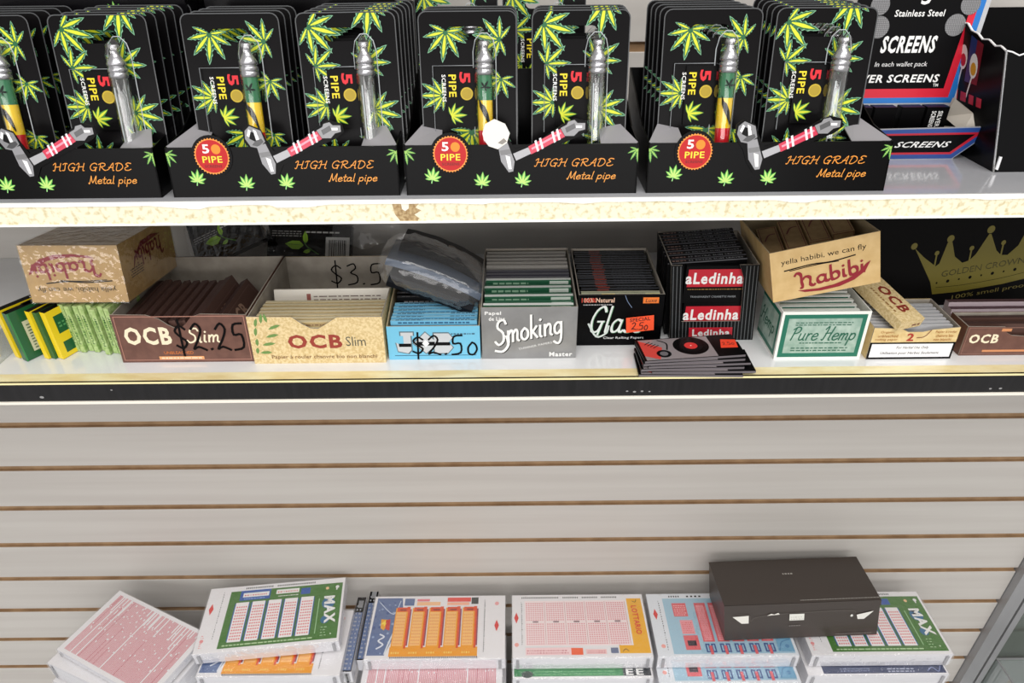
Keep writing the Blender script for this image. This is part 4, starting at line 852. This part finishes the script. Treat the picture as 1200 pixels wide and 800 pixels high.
def f(b, F):
    b.text('OCB', 4, 11.5, 24, 8.5, (240, 226, 196), F, .07); b.rect(18, 3.4, 100, 5.4, mat((206, 138, 92)), F); b.rect(28, 22.4, 36, 25, mat((206, 138, 92)), F); b.frame(1.4, 1.4, 102.6, 26, .4, mat((150, 110, 96)), F)
decal(root, P, f, 'lettering')
p = packet_mesh(98, 24, 4.5, br, bre).build('rolling_paper_packet'); row(p, 2, 'brown packet standing crosswise in the far right tray', 'brown packets in the far right tray', (0.3705, -0.201, ZL+.0015), (0, .009, .0003), lean=5, jit=.3)
# papers stacked behind it
for i in range(3):
    b = MB(); b.box(0, 104, 0, 6, 0, 20+i*2.0, mat((206, 190, 196), .4, .3), mtop=mat((90, 62, 70), .5)); o = b.build('paper_folder'); place(o, (0.374+.002*i, -0.1805+i*.0085, ZL+.0006), (-6, 0, 0)); tag(o, 'pale mauve folder with dark edge behind the far right tray, ' + ['front', 'middle', 'back'][i] + ' of three', 'packet', 'mauve folders')
# --- big black crown box
root = thing('crown_box', 'large matt black box with golden crown print leaning at the right', 'box', (0.2980, -0.1240, ZL+.001)); P = SH(0, .23); mb_ = mat((13, 11, 11), .55)
b = MB(); b.box(0, 260, 0, 60, 0, 118, mb_); b.build('carton_body', root, P)
b = MB(); F = FRONT(0, 0, 0); b.lift = .1; gold = mat((108, 98, 22), .45); bk = mat((16, 14, 12), .5)
F = FR((68, 0, 34), (1, .0, .13), (0, 0, 1)); F = FR((90, 0, 10), (1, 0, .17), (0, 0, 1)); c_ = 42
prof = [(0, 0), (-4, 12), (-24, 46), (-14, 36), (-2, 26), (1, 28), (5, 46), (9, 46), (14, 32), (22, 25), (28, 26), (33, 31), (41, 47)]
b.poly(prof + [(2*c_-x, y) for x, y in prof[::-1]] + [(c_*1.5, -1.6), (c_*.5, -1.6)], gold, F); b.layer()
for x, y, r in ((-25, 48, 2.9), (-3, 38, 2.1), (7, 49, 3.2), (28, 37, 2.1), (42, 51, 3.4)):
    for xx in sorted({x, 2*c_-x}): b.disc(xx, y, r, gold, F, 14)
for x, y in ((-3, 33), (28, 32), (56, 32), (87, 33)): b.rect(x-.7, y-8, x+.7, y+3, gold, F)
b.layer(); b.text('GOLDEN CROWN', 5, 15, 74, 5.4, bk, F, -.01); b.text('GOLDEN CROWN', 5.3, 15.3, 73.4, 4.8, (70, 64, 16), F, -.02)
for i in range(9): b.disc(2+i*10, 10.2, 1.5 if i % 2 else .9, bk, F, 8)
b.stroke([(2, 6), (22, 4.4), (42, 4), (62, 4.4), (82, 6)], .35, bk, F)
b.text('100% smell proof', 19, -9, 68, 4.8, (120, 108, 50), F, -.01)
b.build('crown_print', root, P)

# ------------------------------------------------------------------ bundles of lottery slips on the deck
WR, WD = 190, 100
def slipbase(b, T_, w=WR, d=WD, c=(236, 234, 236)): b.rect(0, 0, w, d, mat(c, .45, .3), T_); b.layer()
def dia(b, x, y, T_, s=1): b.poly([(x-3.2*s, y), (x, y-9*s), (x+3.2*s, y), (x, y+9*s)], mat((222, 70, 66)), T_)
def ticks(b, x0, x1, y, T_, h=2.6, step=2.6, c=(50, 50, 54)):
    x = x0
    while x < x1: b.rect(x, y, x+step*.5, y+h, mat(c), T_); x += step
def side_marks(b, T_, x=14):
    dia(b, x-6, 66, T_); b.lines(x+6, 20, 1.2, 74, 22, mat((70, 70, 76)), T_, .5, 3, 1.0); b.disc(x-7, 18, 2.6, mat((232, 150, 150)), T_, 12)
    b.lines(x-9, 8, 4, 20, 7, mat((234, 160, 160)), T_, .4, 5, 2)
def max_art(b, T_, back=False):
    gr = mat((66, 120, 44), .4, .3); bl = mat((48, 92, 170), .4); slipbase(b, T_)
    side_marks(b, T_, 14); b.rect(30, 5, 187, 92, gr, T_); b.layer()
    ticks(b, 50, 88, 94.5, T_); ticks(b, 94, 146, 94.5, T_); b.rect(44, 76, 86, 92, bl, T_); b.layer(); b.rect(48, 81, 84, 88, mat(WHITE), T_); b.rect(94, 82, 126, 89, mat(WHITE), T_); b.rect(129, 78, 142, 88, bl, T_); b.layer()
    b.lines(50, 83, 32, 3, 1, mat((226, 130, 130)), T_, .7, 2, 1.6); b.lines(96, 84, 28, 3, 1, mat((226, 130, 130)), T_, .7, 2, 1.6); b.lines(98, 77.5, 28, 2, 1, mat(WHITE), T_, .7, 3, 2); b.lines(50, 77.6, 30, 2, 1, mat((150, 180, 230)), T_, .7, 3, 3)
    for k in range(5):
        x = 41+k*22.5; b.rect(x-1.4, 14, x+18.8, 72, bl, T_); b.layer(); b.rect(x, 13, x+17.6, 73, mat((244, 240, 240)), T_); b.layer()
        for i in range(5):
            for j in range(12): b.rect(x+1.8+i*3.1, 16+j*4.4, x+3.6+i*3.1, 18.3+j*4.4, mat((228, 120, 124)), T_)
    b.lines(36, 7.4, 118, 2.6, 1, mat((190, 220, 170)), T_, .7, 4, 6); b.lines(0, 0, 0, 0, 1, gr, T_)
    b.stroke([(161, 74), (155, 40)], .01, gr, T_); b.lines(156, 14, 2, 60, 1, mat((160, 200, 150)), T_, .9, 4, 2)
    b.disc(170, 60, 9, mat((50, 110, 150)), T_, 18); b.disc(168, 34, 6, mat((50, 110, 150)), T_, 14); b.layer()
    b.text('MAX', 163, 71, 43, 15, WHITE, T_, .09, rot=-84, shear=.1); b.lines(164, 10, 8, 16, 4, mat((170, 205, 160)), T_, .3, 6, 3); b.disc(166, 84, 2.4, mat((240, 200, 150)), T_, 10); b.disc(180, 85, 2.6, mat(WHITE), T_, 8); b.rect(178.6, 80, 180.4, 84, mat(WHITE), T_); b.disc(178, 12, 1.2, mat((200, 220, 190)), T_, 8)
def l649_art(b, T_):
    slipbase(b, T_); bl = mat((96, 116, 158), .4, .3)
    b.poly([(2, 6), (26, 6), (34, 30), (44, 70), (40, 97), (4, 97)], bl, T_); b.layer()
    rr = random.Random(5)
    for k in range(26):
        x, y = rr.uniform(5, 32), rr.uniform(8, 94); b.disc(x, y, rr.uniform(.8, 2.6), mat((150, 168, 200) if k % 2 else (70, 90, 140)), T_, 8)
    b.stroke([(8, 90), (30, 70), (38, 92)], 1.2, mat((200, 210, 226)), T_); b.stroke([(26, 8), (31, 30), (41, 60)], 2.2, mat((220, 224, 232)), T_)
    b.poly([(14, 62), (27, 61), (27, 50), (22, 50), (20, 44), (15, 48)], mat((236, 170, 50)), T_); b.layer(); b.poly([(20, 60), (27, 62), (28, 44), (22, 46)], mat((206, 60, 50)), T_); b.text('4', 15, 51, 7, 9, (250, 220, 80), T_, .05); b.stroke([(16, 38), (22, 34), (15, 28), (22, 22), (14, 16)], 2.2, mat((226, 230, 240)), T_); b.layer()
    b.rect(44, 84, 58, 96, bl, T_); b.rect(62, 84, 96, 90, mat((246, 196, 150)), T_); b.rect(62, 91, 80, 95, mat((232, 130, 140)), T_); b.rect(106, 90, 140, 97, mat((234, 84, 74)), T_); b.rect(106, 84, 138, 89, mat((250, 190, 160)), T_); b.rect(141, 86, 151, 97, mat((60, 66, 64)), T_); b.layer()
    og = mat((242, 162, 36), .4); dk = mat((226, 84, 40), .4); pl_ = mat((250, 196, 120), .4)
    b.rect(32, 4, 152, 18, og, T_); b.layer()
    for k in range(5):
        x = 35+k*24; b.rect(x+16.5, 20, x+20.5, 78, mat((150, 70, 90)), T_); b.rect(x+14, 16, x+18.5, 82, dk, T_); b.rect(x-2, 10, x+15.5, 80, og, T_); b.rect(x, 74, x+17, 81, dk, T_); b.layer(); b.rect(x-.5, 20, x+13.5, 73, pl_, T_); b.layer()
        for i in range(5):
            for j in range(10): b.rect(x+.6+i*2.6, 22+j*5, x+2.0+i*2.6, 24.4+j*5, mat((236, 158, 92)), T_)
        b.rect(x+4, 75.5, x+13, 78, mat((150, 60, 40)), T_); b.lines(x, 8, 12, 4, 1, mat((250, 226, 120)), T_, .7, 4, 2)
    ticks(b, 34, 152, 1.2, T_, 2.2); b.layer()
    b.lines(160, 10, 1.4, 84, 26, mat((70, 70, 76)), T_, .5, 3, 1.2); dia(b, 178, 50, T_); b.disc(178, 86, 3, mat((238, 170, 170)), T_, 12)
def lottario_art(b, T_):
    slipbase(b, T_); b.poly([(166, 93), (187, 93), (188, 6), (146, 6), (146, 18), (166, 18)], mat((240, 178, 36), .4, .3), T_); b.layer(); dia(b, 6, 62, T_); b.disc(6, 20, 3, mat((240, 170, 160)), T_, 12); b.lines(13, 20, 1.6, 70, 22, mat((80, 80, 86)), T_, .5, 3, 1.2)
    ticks(b, 14, 68, 94, T_); ticks(b, 74, 96, 94, T_); ticks(b, 102, 124, 94, T_); ticks(b, 130, 152, 94, T_)
    b.rect(18, 18, 164, 90, mat((248, 232, 232)), T_); b.layer()
    for k in range(5):
        x = 20+k*29
        for i in range(8):
            for j in range(20):
                if j != 10: b.rect(x+i*3.2, 20+j*3.4, x+1.9+i*3.2, 21.9+j*3.4, mat((228, 158, 164)), T_)
        b.rect(x+9, 54, x+17, 56.4, mat((150, 120, 126)), T_); b.rect(x+26.3, 20, x+26.8, 88, mat((190, 120, 124)), T_)
    b.rect(18, 4, 88, 15, mat((246, 214, 216)), T_); b.rect(80, 4, 96, 14, mat((240, 104, 60)), T_); b.rect(100, 5, 128, 12, mat((246, 206, 206)), T_); b.layer(); b.lines(20, 6, 56, 7, 2, mat((206, 130, 136)), T_, .5, 4, 2); b.lines(102, 6, 24, 5, 2, mat((206, 130, 136)), T_, .5, 4, 2); b.rect(134, 6, 144, 14, mat((110, 120, 150)), T_); b.rect(146, 18, 148, 18.4, mat((0, 0, 0)), T_); b.layer()
    b.text('LOTTARIO', 171, 80, 46, 8, (226, 60, 56), T_, .03, rot=-88); b.stroke([(174, 88), (178, 86), (180, 90)], .8, mat((120, 80, 40)), T_); b.stroke([(150, 8), (154, 12), (158, 9)], .8, mat((120, 80, 40)), T_)
def daily_art(b, T_):
    slipbase(b, T_, c=(226, 230, 236)); b.rect(22, 4, 186, 92, mat((166, 200, 218), .4, .3), T_); b.layer(); dia(b, 8, 66, T_); b.disc(10, 16, 3, mat((240, 170, 160)), T_, 12); b.lines(15, 10, 1.6, 80, 22, mat((80, 80, 86)), T_, .5, 3, 1.2); ticks(b, 32, 48, 94, T_, step=3.4); ticks(b, 58, 80, 94, T_, step=6)
    rd = mat((226, 104, 110)); pk_ = mat((240, 160, 166))
    b.rect(34, 62, 54, 84, rd, T_); b.rect(40, 34, 58, 56, pk_, T_); b.rect(40, 10, 60, 32, rd, T_); b.layer(); b.lines(36, 64, 16, 18, 6, mat((248, 200, 200)), T_, .4, 3, 2); b.lines(42, 36, 14, 18, 6, mat((226, 104, 110)), T_, .4, 3, 2); b.rect(44, 16, 56, 24, mat((60, 50, 60)), T_); b.layer()
    for k in range(5):
        x = 66+k*20; b.rect(x, 22, x+16, 84, rd, T_); b.layer(); b.rect(x+2, 24, x+13, 80, pk_, T_); b.layer(); b.lines(x+2.5, 26, 10, 52, 18, rd, T_, .4, k, 1.6)
        b.frame(x+1, 6, x+7, 19, 2, mat((70, 96, 150)), T_); b.frame(x+9, 6, x+15, 19, 2, mat((70, 96, 150)), T_); b.rect(x+6, 3, x+10, 16, rd, T_)
    b.layer(); b.poly([(164, 6), (186, 6), (186, 90), (172, 84)], mat((120, 170, 200)), T_); b.stroke([(166, 8), (172, 20), (184, 24)], 1.6, mat((90, 140, 180)), T_); b.disc(178, 14, 3, mat((90, 140, 180)), T_, 12)
def pink_art(b, T_, w=WR, d=WD):
    slipbase(b, T_, w, d); rr = random.Random(8); pk_ = mat((218, 150, 158)); deep = mat((204, 104, 118)); x = 8
    while x < w-8:
        y = 5; gapy = rr.random() < .22
        while y < d-6:
            L = rr.uniform(18, 70); e = min(y+L, d-5-(rr.uniform(0, 34) if gapy else 0))
            if e > y: b.rect(x, y, x+1.35, e, deep if rr.random() < .1 else pk_, T_)
            y += L+rr.uniform(.8, 3)
        x += 1.9 if rr.random() < .93 else 3.6
def navy_art(b, T_): slipbase(b, T_); b.rect(22, 2, 188, 92, mat((52, 62, 96), .4, .3), T_); b.layer(); b.lines(46, 5, 40, 6, 2, mat((140, 150, 180)), T_, .4, 3, 4); b.lines(110, 4, 36, 7, 2, mat((190, 196, 214)), T_, .4, 3, 5); b.stroke([(164, 5), (172, 10), (178, 4), (184, 12)], 1, mat((150, 160, 200)), T_)
def green_art(b, T_):
    slipbase(b, T_); b.rect(2, 3, 150, 92, mat((60, 140, 84), .4, .3), T_); b.rect(150, 3, 188, 92, mat((50, 54, 60)), T_); b.layer(); b.lines(30, 5, 110, 12, 3, mat((110, 176, 120)), T_, .4, 3, 5); b.text('E', 154, 4, 10, 9, WHITE, T_, .06); b.text('E', 168, 4, 10, 9, WHITE, T_, .06); b.disc(20, 6, 8, mat((40, 60, 50)), T_, 14, 5)
def dark_art(b, T_):
    slipbase(b, T_, 12.5, 118, (44, 46, 52)); b.rect(1, 2, 11.5, 92, mat((110, 128, 168)), T_); b.layer(); b.lines(2, 4, 8, 104, 16, mat((176, 180, 190)), T_, .4, 5, 3); b.rect(3, 100, 10, 112, mat((150, 152, 156)), T_)
def bundle(label, x, y, ztop, th, art, yaw=0, tilt=0, roll=0, wrap=True, w=WR, d=WD, group='slip bundles', face='top', name='slip_bundle'):
    """x, y is the front left corner; ztop the height of the top sheet"""
    root = thing(name, label, 'lottery slips', (x, y, ztop-th/1000), (tilt, roll, yaw), group)
    b = MB(); b.box(0, w, 0, d, 0, th, M_paper, mtop=mat((236, 234, 236), .45, .3)); b.build('paper_stack', root)
    if art: b = MB(); b.lift = .05; art(b, TOP(0, 0, th)); b.build('top_slip', root)
    if wrap:
        b = MB(); n = 6; vs = []; prof = [(-1.2, 1), (-2.2, th*.5), (-1.4, th-.5), (.8, th+1.1), (d-.8, th+1.1), (d+1.4, th-.5), (d+2, th*.5), (d+1.2, 1)]
        for i in range(n+1):
            u = i/n; e = 0 if 0 < i < n else 1
            for (yy, zz) in prof: vs.append((-1.6+u*(w+3.2), yy+(1 if yy < 0 else -1)*e*1.0+.5*math.sin(i*2.3+yy), zz+(.5*math.sin(i*1.7+yy*.1) if zz > th-1 else 0)+.3))
        m_ = len(prof); b.add(vs, [(i*m_+k, (i+1)*m_+k, (i+1)*m_+k+1, i*m_+k+1) for i in range(n) for k in range(m_-1)] + [tuple(range(m_))[::-1], tuple(n*m_+k for k in range(m_))], M_wrap)
        b.build('plastic_wrap', root)
        if d > 60:
            b = MB()
            for sx in (5, w-9): b.box(sx, sx+4, -1.9, -1.6, 2, th-3, mat((158, 158, 162), .4))
            b.build('wrap_seam', root)
    return root
ZT = 0.648
# column of five stacks: (x left, name, list of (art, label, thickness, dy, dx))
stacks = [
 (-0.4285, 'leftmost stack of the row', [(l649_art, 'wrapped bundle of orange-panelled slips, under the top green bundle', 26, -.021, .006), (None, None, 45, .0, 0), (None, None, 45, .004, 0)], .648),
 (-0.2035, 'second stack', [(l649_art, 'orange-panelled slip bundle printed blue at left, top of its stack', 22, 0, 0), (pink_art, 'wrapped pink-printed bundle jutting out under the orange-panelled one', 28, -.030, -.004), (None, None, 45, .002, 0)], .650),
 (-0.0035, 'third stack', [(lottario_art, 'pink number-grid slips with yellow band, top of the middle stack', 24, 0, 0), (green_art, 'bundle with green top under the yellow-banded slips', 24, -.013, 0), (None, None, 45, .002, 0)], .650),
 (0.1930, 'fourth stack', [(daily_art, 'blue slips with red panels, top bundle partly under the black box', 24, 0, 0), (daily_art, 'blue slips with red panels, second bundle below the black box', 25, -.022, 0), (None, None, 45, .002, 0)], .650),
 (0.4000, 'rightmost stack', [(max_art, 'green slips with white lettering, top of the rightmost stack', 24, 0, .0), (navy_art, 'bundle with navy top, second in the rightmost stack', 25, -.012, -.004), (None, None, 45, .002, 0)], .650)]
for x, nm, layers, zt in stacks:
    z = zt
    for art, lab, th, dy_, dx_ in layers:
        y = -0.126 + dy_
        if lab: bundle(lab, x+dx_, y, z, th, art, roll=0)
        else: pass
        z -= th/1000 + .002
    k = 0
    while z > .353:
        th = min(50, (z-.3525)*1000)
        if th < 3: break
        bundle('wrapped white bundle low in the %s, number %s from the deck' % (nm, ''), x, -0.122+.003*(k % 2), z, th, None)
        z -= th/1000 + .0005; k += 1
# relabel the hidden supporting bundles by order in their stack
for o in [o for o in COL.objects if o.name.startswith('slip_bundle') and 'low in the' in o.get('label', '')]:
    st = o['label'].split('low in the ')[1].split(',')[0]; o['label'] = 'wrapped white bundle near the bottom of the ' + st; o['group'] = 'lower bundles of the ' + st
bundle('green slips with white lettering and blue columns, topmost at the left', -0.4260, -0.1310, .674, 22, max_art, yaw=5.5, tilt=3)
bundle('dark slip bundle with grey print standing out behind the leftmost stack', -0.2185, -0.112, .628, 24, dark_art, yaw=0, w=12.5, d=118, wrap=False)
bundle('blue-printed slip bundle leaning against the right side of the leftmost stack', -0.2335, -0.134, .636, 24, dark_art, yaw=0, w=12.5, d=118)
# pink sheets at far left, turned
bundle('pink text-printed slips turned askew, far left', -0.6150, -0.1170, .667, 12, lambda b, T_: pink_art(b, T_, 170, 100), yaw=-25, tilt=2, wrap=True, w=170, d=100)
bundle('white-wrapped bundle under the askew pink slips, far left', -0.6280, -0.1270, .652, 30, None, yaw=-22, w=185, d=100)
z = .6185; k = 0
while z > .353:
    th = min(60, (z-.3525)*1000)
    if th < 3: break
    bundle('wrapped white bundle near the bottom of the far left pile', -0.630+.004*(k % 2), -0.1320, z, th, None, yaw=-21, group='lower bundles of the far left pile'); z -= th/1000+.001; k += 1
# --- black carton on the right stacks
root = thing('black_carton', 'black box with torn front window tabs lying on the right slip stacks', 'box', (0.2870, -0.1045, .6530), (0, 0, 2)); P = SH(-.11, .16); mc = mat((61, 53, 48), .4, .15)
W_, D_, H_ = 212, 72, 61
b = MB(); b.box(0, W_, 0, D_, 0, H_, mc); b.build('carton_body', root, P)
b = MB(); b.box(-.6, W_+.6, -.6, D_, H_-.2, H_+.8, mc); b.box(-.6, W_+.6, -1.0, -.2, H_-9, H_+.8, mc); b.build('lid', root, P)
b = MB(); F = FRONT(0, -1, 0) @ Matrix.Diagonal((.96, 1.12, 1, 1)); b.lift = .15
b.poly([(11, 38), (34, 39), (34, 27), (24, 27)], mat((232, 230, 222), .6), F); b.rect(92, 29, 113, 39, mat((230, 230, 222), .6), F); b.poly([(188, 34), (212, 39), (199, 27), (190, 27)], mat((232, 230, 224), .6), F); b.disc(181, 33, 2, mat((220, 220, 214)), F, 8); b.layer()
b.stroke([(12, 40), (34, 40), (37, 30), (46, 36), (90, 40), (130, 41), (180, 41), (186, 37)], .5, mat((100, 92, 86)), F); b.poly([(60, 38), (66, 41), (70, 39.5), (76, 42), (78, 39)], mat((225, 222, 214)), F)
b.lines(94, 30.5, 17, 6, 2, mat((180, 178, 170)), F, .3, 3, 3); b.lines(92, 20, 16, 2, 1, mat((120, 114, 110)), F, .7, 3, 3); b.lines(160, 4, 52, 2, 1, mat((110, 104, 100)), F, .6, 3, 3)
b.build('torn_window', root, P)
b = MB(); b.lift = .15; T_ = TOP(0, 0, H_+.8); b.lines(96, 46, 14, 3, 1, mat((170, 166, 160)), T_, .7, 3, 3); b.lines(104, 3, 112, 1.6, 1, mat((150, 146, 140)), T_, .7, 3, 3); b.build('lid_print', root, P)
